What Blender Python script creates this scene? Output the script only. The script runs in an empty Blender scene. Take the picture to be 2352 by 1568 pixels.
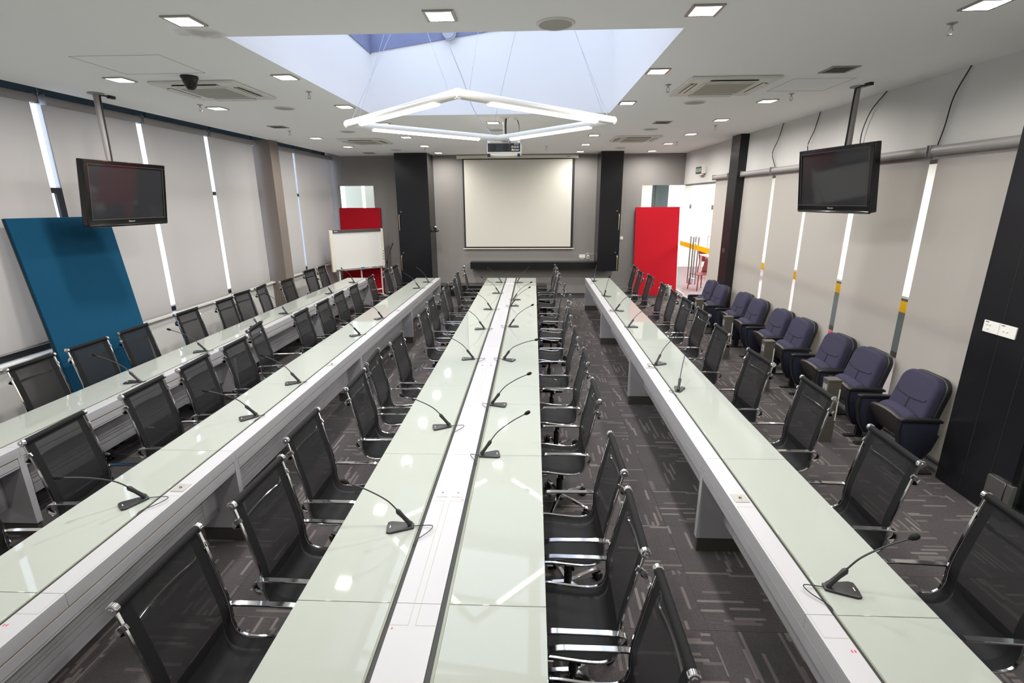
import bpy, bmesh, math, random
from mathutils import Vector, Matrix
random.seed(7)
C = bpy.context.scene.collection
SC = bpy.context.scene
R = math.radians
PI = math.pi

# ------------------------------------------------------------------ camera
cam_data = bpy.data.cameras.new('camera')
cam = bpy.data.objects.new('camera', cam_data)
C.objects.link(cam)
SC.camera = cam
cam_data.sensor_fit = 'HORIZONTAL'
cam_data.sensor_width = 36.0
cam_data.lens = 1150.58 / 2352 * 36.0
cam_data.clip_start = 0.05
cam_data.clip_end = 200
PITCH, YAW, ROLL = 0.275474, 0.0429896, -0.00550464
fwd = Vector((-math.sin(YAW) * math.cos(PITCH), math.cos(YAW) * math.cos(PITCH), -math.sin(PITCH)))
rgt = Vector((math.cos(YAW), math.sin(YAW), 0))
upv = rgt.cross(fwd)
r2 = rgt * math.cos(ROLL) + upv * math.sin(ROLL)
u2 = upv * math.cos(ROLL) - rgt * math.sin(ROLL)
m = Matrix((r2, u2, -fwd)).transposed().to_4x4()
m.translation = Vector((0, 0, 2.5))
cam.matrix_world = m

# ------------------------------------------------------------------ world, exposure
w = bpy.data.worlds.new('overcast_sky')
SC.world = w
w.use_nodes = True
bg = w.node_tree.nodes['Background']
bg.inputs['Color'].default_value = (0.72, 0.79, 1.0, 1)
bg.inputs['Strength'].default_value = 3.1
SC.view_settings.view_transform = 'Standard'
SC.view_settings.look = 'None'
SC.view_settings.gamma = 1
SC.view_settings.exposure = 0.0
SC.view_settings.use_curve_mapping = False
SC.cycles.use_denoising = True
SC.cycles.max_bounces = 10
SC.cycles.diffuse_bounces = 5
SC.cycles.glossy_bounces = 4
SC.cycles.transmission_bounces = 6
SC.cycles.transparent_max_bounces = 24
SC.cycles.caustics_reflective = True
SC.cycles.caustics_refractive = False
SC.cycles.sample_clamp_indirect = 4.0

DOWNLIGHT_W = 28.5
PENDANT_E = 9.0
CORRIDOR_W = 420.0


def area(name, loc, sx, sy, watts, rot=(0, 0, 0), col=(1, 1, 1), spread=180, parent=None):
    l = bpy.data.lights.new(name, 'AREA')
    l.shape = 'RECTANGLE'
    l.size, l.size_y = sx, sy
    l.energy = watts
    l.color = col
    l.spread = R(spread)
    o = bpy.data.objects.new(name, l)
    o.location = loc
    o.rotation_euler = rot
    o.parent = parent
    C.objects.link(o)
    return o


# ceiling lamps of the rooms beyond the glass
area('corridor_lamp', (6.3, 12.0, 3.3), 3.0, 6.0, CORRIDOR_W, col=(1, 1, .97))
area('corridor_lamp', (6.3, 16.6, 3.3), 3.5, 3.0, CORRIDOR_W * .8, col=(1, 1, .97))
area('corridor_lamp', (6.0, 5.5, 3.3), 2.0, 5.0, 130, col=(.95, 1, 1))
area('side_room_lamp', (-4.4, 14.7, 3.3), 1.2,   .8, 9, col=(1, .98, .93))


# ------------------------------------------------------------------ materials
def lin(r, g, b):
    f = lambda c: (c / 255 / 12.92) if c / 255 <= .04045 else ((c / 255 + .055) / 1.055) ** 2.4
    return (f(r), f(g), f(b), 1)


def mat(name, col, rough=.5, metal=0.0, spec=.5, noise=0.0, nscale=40.0, bump=0.0, bscale=200.0, coat=0.0, aniso=None):
    mt = bpy.data.materials.new(name)
    mt.use_nodes = True
    nt = mt.node_tree
    b = nt.nodes['Principled BSDF']
    b.inputs['Base Color'].default_value = col
    b.inputs['Roughness'].default_value = rough
    b.inputs['Metallic'].default_value = metal
    b.inputs['Specular IOR Level'].default_value = spec
    b.inputs['Coat Weight'].default_value = coat
    b.inputs['Coat Roughness'].default_value = .03
    if noise or bump:
        tc = nt.nodes.new('ShaderNodeTexCoord')
        if noise:
            n = nt.nodes.new('ShaderNodeTexNoise')
            n.inputs['Scale'].default_value = nscale
            n.inputs['Detail'].default_value = 4
            nt.links.new(tc.outputs['Object'], n.inputs['Vector'])
            mx = nt.nodes.new('ShaderNodeMix')
            mx.data_type = 'RGBA'
            k = 1 - noise
            mx.inputs[6].default_value = (col[0] * k, col[1] * k, col[2] * k, 1)
            k = 1 + noise
            mx.inputs[7].default_value = (col[0] * k, col[1] * k, col[2] * k, 1)
            nt.links.new(n.outputs['Fac'], mx.inputs[0])
            nt.links.new(mx.outputs[2], b.inputs['Base Color'])
        if bump:
            n2 = nt.nodes.new('ShaderNodeTexNoise')
            n2.inputs['Scale'].default_value = bscale
            nt.links.new(tc.outputs['Object'], n2.inputs['Vector'])
            bp = nt.nodes.new('ShaderNodeBump')
            bp.inputs['Strength'].default_value = bump
            bp.inputs['Distance'].default_value = .002
            nt.links.new(n2.outputs['Fac'], bp.inputs['Height'])
            nt.links.new(bp.outputs['Normal'], b.inputs['Normal'])
    return mt


def emit(name, col, s):
    mt = bpy.data.materials.new(name)
    mt.use_nodes = True
    nt = mt.node_tree
    nt.nodes.clear()
    e = nt.nodes.new('ShaderNodeEmission')
    e.inputs['Color'].default_value = col
    e.inputs['Strength'].default_value = s
    o = nt.nodes.new('ShaderNodeOutputMaterial')
    nt.links.new(e.outputs[0], o.inputs[0])
    return mt


def glass(name, tint=(1, 1, 1, 1), refl=.08):
    mt = bpy.data.materials.new(name)
    mt.use_nodes = True
    nt = mt.node_tree
    nt.nodes.clear()
    t = nt.nodes.new('ShaderNodeBsdfTransparent')
    t.inputs['Color'].default_value = tint
    g = nt.nodes.new('ShaderNodeBsdfGlossy')
    g.inputs['Roughness'].default_value = .01
    lw = nt.nodes.new('ShaderNodeLayerWeight')
    lw.inputs['Blend'].default_value = .5
    pw = nt.nodes.new('ShaderNodeMath')
    pw.operation = 'POWER'
    pw.inputs[1].default_value = 5
    nt.links.new(lw.outputs['Facing'], pw.inputs[0])
    fr = nt.nodes.new('ShaderNodeMath')
    fr.operation = 'MULTIPLY_ADD'
    fr.inputs[1].default_value = .9
    fr.inputs[2].default_value = .035
    nt.links.new(pw.outputs[0], fr.inputs[0])
    mx = nt.nodes.new('ShaderNodeMixShader')
    o = nt.nodes.new('ShaderNodeOutputMaterial')
    nt.links.new(fr.outputs[0], mx.inputs[0])
    nt.links.new(t.outputs[0], mx.inputs[1])
    nt.links.new(g.outputs[0], mx.inputs[2])
    nt.links.new(mx.outputs[0], o.inputs[0])
    return mt


def mesh_fabric(name, col, cover):
    """woven mesh: part of the light passes straight through the holes"""
    mt = mat(name, col, .65, spec=.2)
    nt = mt.node_tree
    b = nt.nodes['Principled BSDF']
    o = nt.nodes['Material Output']
    t = nt.nodes.new('ShaderNodeBsdfTransparent')
    mx = nt.nodes.new('ShaderNodeMixShader')
    mx.inputs[0].default_value = cover
    nt.links.new(t.outputs[0], mx.inputs[1])
    nt.links.new(b.outputs[0], mx.inputs[2])
    nt.links.new(mx.outputs[0], o.inputs[0])
    return mt


def blind_fabric(name, col, trans, tw):
    mt = mat(name, col, .8, spec=.2, bump=.2, bscale=600)
    nt = mt.node_tree
    b = nt.nodes['Principled BSDF']
    o = nt.nodes['Material Output']
    t = nt.nodes.new('ShaderNodeBsdfTranslucent')
    t.inputs['Color'].default_value = trans
    mx = nt.nodes.new('ShaderNodeMixShader')
    mx.inputs[0].default_value = tw
    nt.links.new(b.outputs[0], mx.inputs[1])
    nt.links.new(t.outputs[0], mx.inputs[2])
    nt.links.new(mx.outputs[0], o.inputs[0])
    return mt


def carpet(name):
    mt = mat(name, (.04, .036, .034, 1), .95, spec=.1)
    nt = mt.node_tree
    b = nt.nodes['Principled BSDF']
    L = nt.links.new

    def N(t, **k):
        n = nt.nodes.new(t)
        for a, v in k.items():
            setattr(n, a, v)
        return n

    def M(op, a, bb=None):
        n = N('ShaderNodeMath', operation=op)
        for i, x in enumerate((a, bb)):
            if x is None:
                continue
            if isinstance(x, (int, float)):
                n.inputs[i].default_value = x
            else:
                L(x, n.inputs[i])
        return n.outputs[0]
    uv = N('ShaderNodeUVMap')
    sp = N('ShaderNodeSeparateXYZ')
    L(uv.outputs[0], sp.inputs[0])
    u, v = sp.outputs[0], sp.outputs[1]
    row = M('FLOOR', M('DIVIDE', v, .0195))
    wn = N('ShaderNodeTexWhiteNoise', noise_dimensions='1D')
    L(row, wn.inputs['W'])
    off = M('MULTIPLY', wn.outputs['Value'], .9)
    cell = M('FLOOR', M('DIVIDE', M('ADD', u, off), .19))
    cb = N('ShaderNodeCombineXYZ')
    L(row, cb.inputs[0])
    L(cell, cb.inputs[1])
    w2 = N('ShaderNodeTexWhiteNoise', noise_dimensions='2D')
    L(cb.outputs[0], w2.inputs['Vector'])
    dash = M('GREATER_THAN', w2.outputs['Value'], .855)
    amt = M('MULTIPLY', dash, M('ADD', M('MULTIPLY', wn.outputs['Value'], .55), .4))
    # fine pile ribs
    rib = M('MULTIPLY', M('ADD', M('SINE', M('MULTIPLY', v, 2 * PI / .0075)), 1.0), .5)
    ns = N('ShaderNodeTexNoise')
    ns.inputs['Scale'].default_value = 60
    L(uv.outputs[0], ns.inputs['Vector'])
    ribn = M('MULTIPLY', rib, M('ADD', ns.outputs['Fac'], .3))
    mx = N('ShaderNodeMix', data_type='RGBA')
    mx.inputs[6].default_value = lin(57, 54, 55)
    mx.inputs[7].default_value = lin(97, 92, 92)
    L(ribn, mx.inputs[0])
    m2 = N('ShaderNodeMix', data_type='RGBA')
    L(mx.outputs[2], m2.inputs[6])
    m2.inputs[7].default_value = lin(118, 111, 109)
    L(amt, m2.inputs[0])
    L(m2.outputs[2], b.inputs['Base Color'])
    bp = N('ShaderNodeBump')
    bp.inputs['Strength'].default_value = .35
    bp.inputs['Distance'].default_value = .003
    L(rib, bp.inputs['Height'])
    L(bp.outputs['Normal'], b.inputs['Normal'])
    return mt


def ceiling_paint():
    mt = mat('ceiling_paint', lin(245, 245, 243), .9, spec=.2)
    nt = mt.node_tree
    b = nt.nodes['Principled BSDF']
    L = nt.links.new
    geo = nt.nodes.new('ShaderNodeNewGeometry')
    # old water stain beside the skylight
    sub = nt.nodes.new('ShaderNodeVectorMath')
    sub.operation = 'SUBTRACT'
    sub.inputs[1].default_value = (-2.33, 3.86, 3.63)
    L(geo.outputs['Position'], sub.inputs[0])
    mul = nt.nodes.new('ShaderNodeVectorMath')
    mul.operation = 'MULTIPLY'
    mul.inputs[1].default_value = (1.0, 1.3, 1)
    L(sub.outputs[0], mul.inputs[0])
    ln = nt.nodes.new('ShaderNodeVectorMath')
    ln.operation = 'LENGTH'
    L(mul.outputs[0], ln.inputs[0])
    ns = nt.nodes.new('ShaderNodeTexNoise')
    ns.inputs['Scale'].default_value = 11
    L(geo.outputs['Position'], ns.inputs['Vector'])
    ad = nt.nodes.new('ShaderNodeMath')
    ad.operation = 'MULTIPLY_ADD'
    ad.inputs[1].default_value = .22
    L(ns.outputs['Fac'], ad.inputs[0])
    L(ln.outputs['Value'], ad.inputs[2])
    mr = nt.nodes.new('ShaderNodeMapRange')
    mr.inputs['From Min'].default_value = .17
    mr.inputs['From Max'].default_value = .29
    mr.inputs['To Min'].default_value = .55
    mr.inputs['To Max'].default_value = 0
    L(ad.outputs[0], mr.inputs['Value'])
    mx = nt.nodes.new('ShaderNodeMix')
    mx.data_type = 'RGBA'
    mx.inputs[6].default_value = lin(245, 245, 243)
    mx.inputs[7].default_value = lin(150, 140, 124)
    L(mr.outputs[0], mx.inputs[0])
    L(mx.outputs[2], b.inputs['Base Color'])
    return mt


M_ = {}
M_['ceiling'] = ceiling_paint()
M_['wall_white'] = mat('white_wall_paint', lin(205, 203, 200), .85, spec=.25, noise=.02, nscale=3)
M_['wall_grey'] = mat('grey_wall_paint', lin(138, 134, 131), .85, spec=.25, noise=.03, nscale=4)
M_['well'] = mat('skylight_well_paint', lin(236, 236, 238), .85, spec=.2)
M_['beam'] = mat('bare_blue_grey_concrete', lin(128, 136, 170), .9, noise=.12, nscale=8)
M_['carpet'] = carpet('carpet_tile_pile')
M_['slab'] = mat('floor_screed', (.02, .02, .02, 1), .95)
M_['black_gloss'] = mat('black_gloss_panel', (.010, .010, .012, 1), .22, spec=.35)
M_['black_column'] = mat('black_cladding', (.012, .012, .013, 1), .25, spec=.35)
M_['brown_col'] = mat('taupe_column_paint', lin(118, 108, 100), .7)
M_['white_lam'] = mat('white_laminate', lin(168, 167, 170), .38, spec=.4)
M_['glass_top'] = mat('back_painted_glass', lin(157, 161, 154), .03, spec=.42)
M_['glass_edge'] = mat('green_glass_edge', lin(128, 132, 116), .15)
M_['groove'] = mat('black_groove', (.008, .008, .008, 1), .6)
M_['wood_line'] = mat('brown_plywood_edge', lin(140, 112, 84), .7)
M_['kick'] = mat('dark_grey_plinth', lin(72, 68, 64), .5)
M_['plate'] = mat('satin_steel_plate', lin(158, 155, 148), .4, metal=.2)
M_['plate_w'] = mat('white_plastic', lin(232, 230, 224), .35)
M_['chrome'] = mat('chrome', (.78, .78, .79, 1), .09, metal=1)
M_['steel'] = mat('brushed_steel', (.55, .55, .54, 1), .28, metal=1)
M_['alu'] = mat('grey_aluminium', (.42, .42, .42, 1), .4, metal=.8)
M_['mesh'] = mesh_fabric('black_woven_mesh', (.014, .014, .015, 1), .86)
M_['hem'] = mat('black_mesh_hem', (.010, .010, .011, 1), .75, spec=.15, bump=.3, bscale=900)
M_['plastic'] = mat('black_plastic', (.012, .012, .013, 1), .42, spec=.4)
M_['rubber'] = mat('matt_black_rubber', (.01, .01, .01, 1), .8, spec=.2)
M_['mic'] = mat('charcoal_microphone_plastic', (.022, .021, .023, 1), .5)
M_['navy'] = mat('navy_upholstery', lin(58, 56, 75), .9, spec=.2, noise=.25, nscale=160, bump=.5, bscale=500)
M_['navy_dk'] = mat('dark_navy_panel_cloth', lin(36, 37, 52), .9, spec=.2, noise=.2, nscale=160, bump=.4, bscale=500)
M_['seat_shell'] = mat('dark_brown_grey_shell', lin(52, 47, 45), .45)
M_['box_grey'] = mat('olive_grey_metal', lin(82, 78, 70), .5)
M_['tv_frame'] = mat('piano_black', (.006, .006, .006, 1), .12, spec=.5)
M_['tv_screen'] = mat('dark_screen', (.026, .027, .030, 1), .05, spec=.45)
M_['silver_text'] = mat('silver_lettering', (.5, .5, .5, 1), .4)
M_['red'] = mat('red_felt', lin(170, 26, 38), .95, spec=.1, noise=.12, nscale=60, bump=.4, bscale=400)
M_['blue'] = mat('blue_felt', lin(22, 71, 99), .95, spec=.1, noise=.12, nscale=60, bump=.4, bscale=400)
M_['screen_w'] = mat('projection_fabric', lin(212, 209, 199), .9, spec=.1)
M_['cream'] = mat('cream_plastic', lin(222, 217, 203), .5)
M_['board_w'] = mat('whiteboard_enamel', lin(224, 223, 219), .25)
M_['brass'] = mat('brushed_brass', (.55, .45, .30, 1), .3, metal=.9)
M_['blind'] = blind_fabric('grey_blind_fabric', lin(170, 165, 161), (.56, .49, .41, 1), .16)
M_['tube'] = mat('blind_tube_grey', lin(150, 146, 144), .45)
M_['cable'] = mat('black_cable', (.012, .012, .012, 1), .5)
M_['cable_grey'] = mat('grey_cable', lin(170, 174, 190), .5)
M_['diffuser'] = emit('lit_diffuser', (1, .985, .95, 1), 14)
M_['led'] = emit('lit_led_strip', (1, .99, .96, 1), PENDANT_E)
M_['pane'] = glass('clear_glass', (.96, .98, .97, 1))
M_['pane_dark'] = glass('tinted_glass', (.55, .62, .60, 1))
M_['spandrel'] = glass('blue_grey_spandrel_glass', (.070, .085, .088, 1))
M_['frame_blk'] = mat('black_window_frame', (.012, .012, .013, 1), .4)
M_['yellow'] = blind_fabric('yellow_film', lin(255, 214, 0), lin(255, 224, 0), .5)
M_['maroon'] = mat('maroon_plastic', lin(112, 38, 46), .45)
M_['sign_green'] = mat('dark_green_sign', lin(30, 66, 52), .4)
M_['red_led'] = emit('red_indicator', (1, .08, .05, 1), 2.0)
M_['orange_led'] = emit('orange_indicator', (1, .22, .03, 1), 3.0)
M_['ac'] = mat('offwhite_ac_plastic', lin(216, 215, 206), .45)
M_['ac_grille'] = mat('beige_ac_grille', lin(158, 156, 142), .6)
M_['dark_slot'] = mat('dark_slot', (.012, .012, .012, 1), .7)
M_['speaker'] = mat('speaker_grille', lin(170, 168, 160), .8)
M_['grille'] = mat('grey_vent', lin(150, 147, 138), .6)
M_['trim_metal'] = mat('downlight_trim', lin(160, 158, 150), .35, metal=.5)
M_['eraser'] = mat('blue_eraser', lin(60, 104, 178), .8)
M_['eraser_y'] = mat('yellow_eraser_band', lin(220, 190, 70), .8)
M_['corr_wall'] = mat('corridor_white', lin(238, 238, 234), .8)
M_['corr_floor'] = mat('corridor_carpet', lin(150, 138, 142), .95, noise=.2, nscale=30)
M_['cream_wall'] = mat('cream_wall', lin(206, 206, 188), .85)
M_['teal_grey'] = mat('teal_grey_paint', lin(96, 112, 116), .6)
M_['seam'] = mat('dark_seam', (.012, .012, .022, 1), .9)
M_['red_mark'] = mat('red_ink', lin(190, 60, 66), .8)


# ------------------------------------------------------------------ mesh builder
class MB:
    def __init__(s):
        s.v, s.f = [], []

    def add(s, vs, fs):
        o = len(s.v)
        s.v.extend(tuple(p) for p in vs)
        s.f.extend(tuple(i + o for i in f) for f in fs)
        return s

    def box(s, x0, x1, y0, y1, z0, z1):
        x0, x1 = min(x0, x1), max(x0, x1)
        y0, y1 = min(y0, y1), max(y0, y1)
        z0, z1 = min(z0, z1), max(z0, z1)
        v = [(x0, y0, z0), (x1, y0, z0), (x1, y1, z0), (x0, y1, z0), (x0, y0, z1), (x1, y0, z1), (x1, y1, z1), (x0, y1, z1)]
        return s.add(v, [(0, 3, 2, 1), (4, 5, 6, 7), (0, 1, 5, 4), (1, 2, 6, 5), (2, 3, 7, 6), (3, 0, 4, 7)])

    def sweep(s, pts, prof, up=(0, 0, 1), closed=False, caps=True):
        pts = [Vector(p) for p in pts]
        n, k = len(pts), len(prof)
        up = Vector(up)
        vs = []
        for i, p in enumerate(pts):
            a = pts[(i - 1) % n] if (closed or i > 0) else p
            b = pts[(i + 1) % n] if (closed or i < n - 1) else p
            t = (b - a).normalized()
            sd = t.cross(up)
            if sd.length < 1e-4:
                sd = t.cross(Vector((1, 0, 0)))
            sd.normalize()
            uu = sd.cross(t)
            pr = prof[i] if isinstance(prof[0], list) else prof
            for (x, y) in pr:
                vs.append(p + sd * x + uu * y)
        if isinstance(prof[0], list):
            k = len(prof[0])
        fs = []
        for i in range(n if closed else n - 1):
            j = (i + 1) % n
            for q in range(k):
                q2 = (q + 1) % k
                fs.append((i * k + q, i * k + q2, j * k + q2, j * k + q))
        if caps and not closed:
            fs.append(tuple(reversed(range(k))))
            fs.append(tuple((n - 1) * k + q for q in range(k)))
        return s.add(vs, fs)

    def tube(s, pts, r, n=8, up=(0, 0, 1), closed=False):
        if isinstance(r, (int, float)):
            prof = [(r * math.cos(2 * PI * q / n), r * math.sin(2 * PI * q / n)) for q in range(n)]
        else:
            prof = [[(rr * math.cos(2 * PI * q / n), rr * math.sin(2 * PI * q / n)) for q in range(n)] for rr in r]
        return s.sweep(pts, prof, up, closed)

    def cyl(s, p0, p1, r0, r1=None, n=12):
        r1 = r0 if r1 is None else r1
        p0, p1 = Vector(p0), Vector(p1)
        d = (p1 - p0).normalized()
        up = (0, 0, 1) if abs(d.z) < .9 else (1, 0, 0)
        return s.tube([p0, p1], [r0, r1], n, up)

    def lathe(s, prof, c=(0, 0, 0), n=16):
        vs, fs = [], []
        k = len(prof)
        for i in range(n):
            a = 2 * PI * i / n
            for (r, z) in prof:
                vs.append((c[0] + r * math.cos(a), c[1] + r * math.sin(a), c[2] + z))
        for i in range(n):
            j = (i + 1) % n
            for q in range(k - 1):
                fs.append((i * k + q, j * k + q, j * k + q + 1, i * k + q + 1))
        return s.add(vs, fs)

    def prism(s, pts, axis, a0, a1):
        """extrude a 2-D outline along axis ('x','y','z')"""
        def P(p, a):
            return {'x': (a, p[0], p[1]), 'y': (p[0], a, p[1]), 'z': (p[0], p[1], a)}[axis]
        n = len(pts)
        vs = [P(p, a0) for p in pts] + [P(p, a1) for p in pts]
        fs = [tuple(reversed(range(n))), tuple(range(n, 2 * n))]
        fs += [(i, (i + 1) % n, n + (i + 1) % n, n + i) for i in range(n)]
        return s.add(vs, fs)

    def grid(s, rows):
        n, k = len(rows), len(rows[0])
        vs = [p for r in rows for p in r]
        fs = [(i * k + j, i * k + j + 1, (i + 1) * k + j + 1, (i + 1) * k + j) for i in range(n - 1) for j in range(k - 1)]
        return s.add(vs, fs)

    def xf(s, mtx):
        s.v = [tuple(mtx @ Vector(p)) for p in s.v]
        return s

    def mesh(s, name, mt, bevel=0.0, seg=2, ang=35, smooth=True):
        me = bpy.data.meshes.new(name)
        me.from_pydata(s.v, [], s.f)
        bm = bmesh.new()
        bm.from_mesh(me)
        bmesh.ops.recalc_face_normals(bm, faces=bm.faces)
        flat = False
        if bevel:
            an = [e.calc_face_angle(0) for e in bm.edges if len(e.link_faces) == 2]
            flat = not any(R(2) < x < R(30) for x in an)   # boxes keep truly flat faces
            es = [e for e in bm.edges if len(e.link_faces) == 2 and e.calc_face_angle(0) > R(30)]
            for f in bm.faces:
                f.smooth = smooth
            nrm = {tuple(round(c, 3) for c in f.normal) for f in bm.faces} if flat else ()
            bmesh.ops.bevel(bm, geom=es, offset=bevel, segments=seg, affect='EDGES', profile=.5)
            bm.normal_update()
            for f in bm.faces:
                f.smooth = smooth and not (flat and tuple(round(c, 3) for c in f.normal) in nrm)
        else:
            for f in bm.faces:
                f.smooth = smooth
        bm.to_mesh(me)
        bm.free()
        if smooth:
            keep = [p.use_smooth for p in me.polygons]
            me.set_sharp_from_angle(angle=R(ang))
            for p, k in zip(me.polygons, keep):
                p.use_smooth = k
        me.materials.append(mt)
        return me

    def build(s, name, mt, parent=None, **k):
        return link(name, s.mesh(name, mt, **k), parent)


def link(name, me, parent=None, loc=None):
    o = bpy.data.objects.new(name, me)
    C.objects.link(o)
    if parent:
        o.parent = parent
    if loc:
        o.location = loc
    return o


def thing(name, label, cat, loc=(0, 0, 0), rz=0.0, group=None):
    o = bpy.data.objects.new(name, None)
    o.empty_display_size = .1
    C.objects.link(o)
    o.location = loc
    o.rotation_euler = (0, 0, rz)
    tag(o, label, cat, group)
    return o


def tag(o, label=None, cat=None, group=None, kind=None):
    if label:
        o['label'] = label
    if cat:
        o['category'] = cat
    if group:
        o['group'] = group
    if kind:
        o['kind'] = kind
    return o


def struct(o):
    o['kind'] = 'structure'
    return o


def smooth_path(pts, sub=6, closed=False):
    P = [Vector(p) for p in pts]
    n = len(P)
    out = []
    rng = n if closed else n - 1
    for i in range(rng):
        p0 = P[(i - 1) % n] if (closed or i > 0) else P[0] * 2 - P[1]
        p1, p2 = P[i], P[(i + 1) % n]
        p3 = P[(i + 2) % n] if (closed or i + 2 < n) else P[n - 1] * 2 - P[n - 2]
        for j in range(sub):
            t = j / sub
            out.append(.5 * ((2 * p1) + (p2 - p0) * t + (2 * p0 - 5 * p1 + 4 * p2 - p3) * t * t + (3 * p1 - p0 - 3 * p2 + p3) * t ** 3))
    if not closed:
        out.append(P[-1])
    return out


def text_mesh(s, size, mt, name, parent=None, extrude=.0006):
    cu = bpy.data.curves.new('t', 'FONT')
    cu.body = s
    cu.size = size
    cu.extrude = extrude
    cu.align_x = 'CENTER'
    cu.align_y = 'CENTER'
    o = bpy.data.objects.new('t', cu)
    C.objects.link(o)
    dg = bpy.context.evaluated_depsgraph_get()
    dg.update()
    me = bpy.data.meshes.new_from_object(o.evaluated_get(dg))
    bpy.data.objects.remove(o)
    bpy.data.curves.remove(cu)
    me.materials.clear()
    me.materials.append(mt)
    return link(name, me, parent)


def dup(root, label=None, loc=None, rz=None):
    """a copy of a thing with its parts and sub-parts (sharing mesh data)"""
    r = root.copy()
    C.objects.link(r)
    if loc is not None:
        r.location = loc
    if rz is not None:
        r.rotation_euler = (0, 0, rz)
    if label:
        r['label'] = label
    for ch in list(root.children):
        c = ch.copy()
        C.objects.link(c)
        c.parent = r
        for g in list(ch.children):
            d = g.copy()
            C.objects.link(d)
            d.parent = c
    return r


ORD = ['', 'first', 'second', 'third', 'fourth', 'fifth', 'sixth', 'seventh', 'eighth', 'ninth', 'tenth', 'eleventh', 'twelfth', 'thirteenth', 'fourteenth']
CEIL = 3.63
YB = 13.80           # screen wall
XR = 3.90            # right wall
XL = -5.35           # left blinds

# ------------------------------------------------------------------ floor
fl = MB().box(-5.5, 3.97, -1.4, 13.95, -.15, -.012).build('floor', M_['slab'])
struct(fl)
PT = .505
X0, Y0 = 1.07 - 13 * PT, 2.98 - 9 * PT


def tile_mesh(kx, var):
    h = PT / 2 - .0008
    me = MB().box(-h, h, -h, h, -.012, 0).mesh('carpet_tile', M_['carpet'], smooth=False)
    uvl = me.uv_layers.new(name='UVMap')
    for lp in me.loops:
        p = me.vertices[lp.vertex_index].co
        a, b = (p.x, p.y) if kx else (p.y, p.x)
        uvl.data[lp.index].uv = (a + 3.7 * var, b + 5.3 * var)
    return me


TM = [[tile_mesh(k, v + 11 * k) for v in range(9)] for k in (0, 1)]
cells = []
for i in range(19):
    for j in range(29):
        x, y = X0 + PT * (i + .5), Y0 + PT * (j + .5)
        if -5.5 < x < 3.99 and -1.4 < y < 13.9:
            cells.append((i, j, x, y))


def tile_score(c):
    i, j, x, y = c
    if y < 1.6:
        return 99
    hid = 0
    if -1.0 < x < 0.1 or -4.3 < x < -3.9 or 1.5 < x < 1.7 or -2.65 < x < -2.4:
        hid = 6
    return math.hypot(x, y) + hid


cells.sort(key=tile_score)
for (i, j, x, y) in cells[:298]:
    o = link('carpet_tile', TM[(i + j) % 2][random.randrange(9)], fl, (x, y, 0))
rest = MB()
uvs = []
for (i, j, x, y) in cells[298:]:
    h = PT / 2 - .0008
    b = len(rest.v)
    rest.box(x - h, x + h, y - h, y + h, -.012, 0)
me = bpy.data.meshes.new('carpet_field')
me.from_pydata(rest.v, [], rest.f)
uvl = me.uv_layers.new(name='UVMap')
for lp in me.loops:
    p = me.vertices[lp.vertex_index].co
    c = cells[298 + lp.vertex_index // 8]
    a, b = p.x - c[2], p.y - c[3]
    if (c[0] + c[1]) % 2 == 0:
        a, b = b, a
    uvl.data[lp.index].uv = (a + c[0] * 1.9, b + c[1] * 2.3 + c[0])
me.materials.append(M_['carpet'])
o = link('carpet_field', me, fl)
o['kind'] = 'stuff'

# ------------------------------------------------------------------ ceiling and skylight well
HX0, HX1, HY0, HY1 = -2.21, 1.03, 3.94, 7.45
ce = MB()
ce.box(-5.05, HX0, -1.4, YB, CEIL, CEIL + .06)
ce.box(HX1, XR + .1, -1.4, YB, CEIL, CEIL + .06)
ce.box(HX0, HX1, -1.4, HY0, CEIL, CEIL + .06)
ce.box(HX0, HX1, HY1, YB, CEIL, CEIL + .06)
# upstand and lid of the slot above the window blinds
ce.box(-5.09, -5.05, -1.4, YB, CEIL, 4.06)
ce.box(-5.6, -5.05, -1.4, YB + .3, 4.06, 4.12)
ceil = struct(ce.build('ceiling', M_['ceiling'], smooth=False))
# thin access panels in the ceiling
for (x0, x1, y0, y1) in ((-3.75, -3.0, 4.35, 4.95), (2.55, 3.15, 5.55, 6.15)):
    fr = MB()
    t = .004
    fr.box(x0, x1, y0, y0 + t, CEIL - .0015, CEIL + .002).box(x0, x1, y1 - t, y1, CEIL - .0015, CEIL + .002)
    fr.box(x0, x0 + t, y0 + t, y1 - t, CEIL - .0015, CEIL + .002).box(x1 - t, x1, y0 + t, y1 - t, CEIL - .0015, CEIL + .002)
    fr.build('access_panel_joint', M_['grille'], ceil, smooth=False)


def roof_z(x):
    return 4.40 + .146 * (x - HX0)


wl = MB()
B0 = CEIL + .001
for (y0, y1) in ((HY1, HY1 + .08), (HY0 - .08, HY0)):
    wl.prism([(HX0 - .08, B0 + .06), (HX1 + .08, B0 + .06), (HX1 + .08, roof_z(HX1)), (HX0 - .08, roof_z(HX0))], 'y', y0, y1)
wl.box(HX0 - .08, HX0, HY0, HY1, B0 + .06, roof_z(HX0))
wl.box(HX1, HX1 + .08, HY0, HY1, B0 + .06, roof_z(HX1))
# reveal of the ceiling opening
well = struct(wl.build('trim_skylight_well', M_['well'], smooth=False))
rv = MB()
e = .004
rv.box(HX0, HX0 + e, HY0, HY1, CEIL - .0005, CEIL + .062).box(HX1 - e, HX1, HY0, HY1, CEIL - .0005, CEIL + .062)
rv.box(HX0, HX1, HY0, HY0 + e, CEIL - .0005, CEIL + .062).box(HX0, HX1, HY1 - e, HY1, CEIL - .0005, CEIL + .062)
rv.build('reveal', M_['well'], well, smooth=False)
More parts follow.
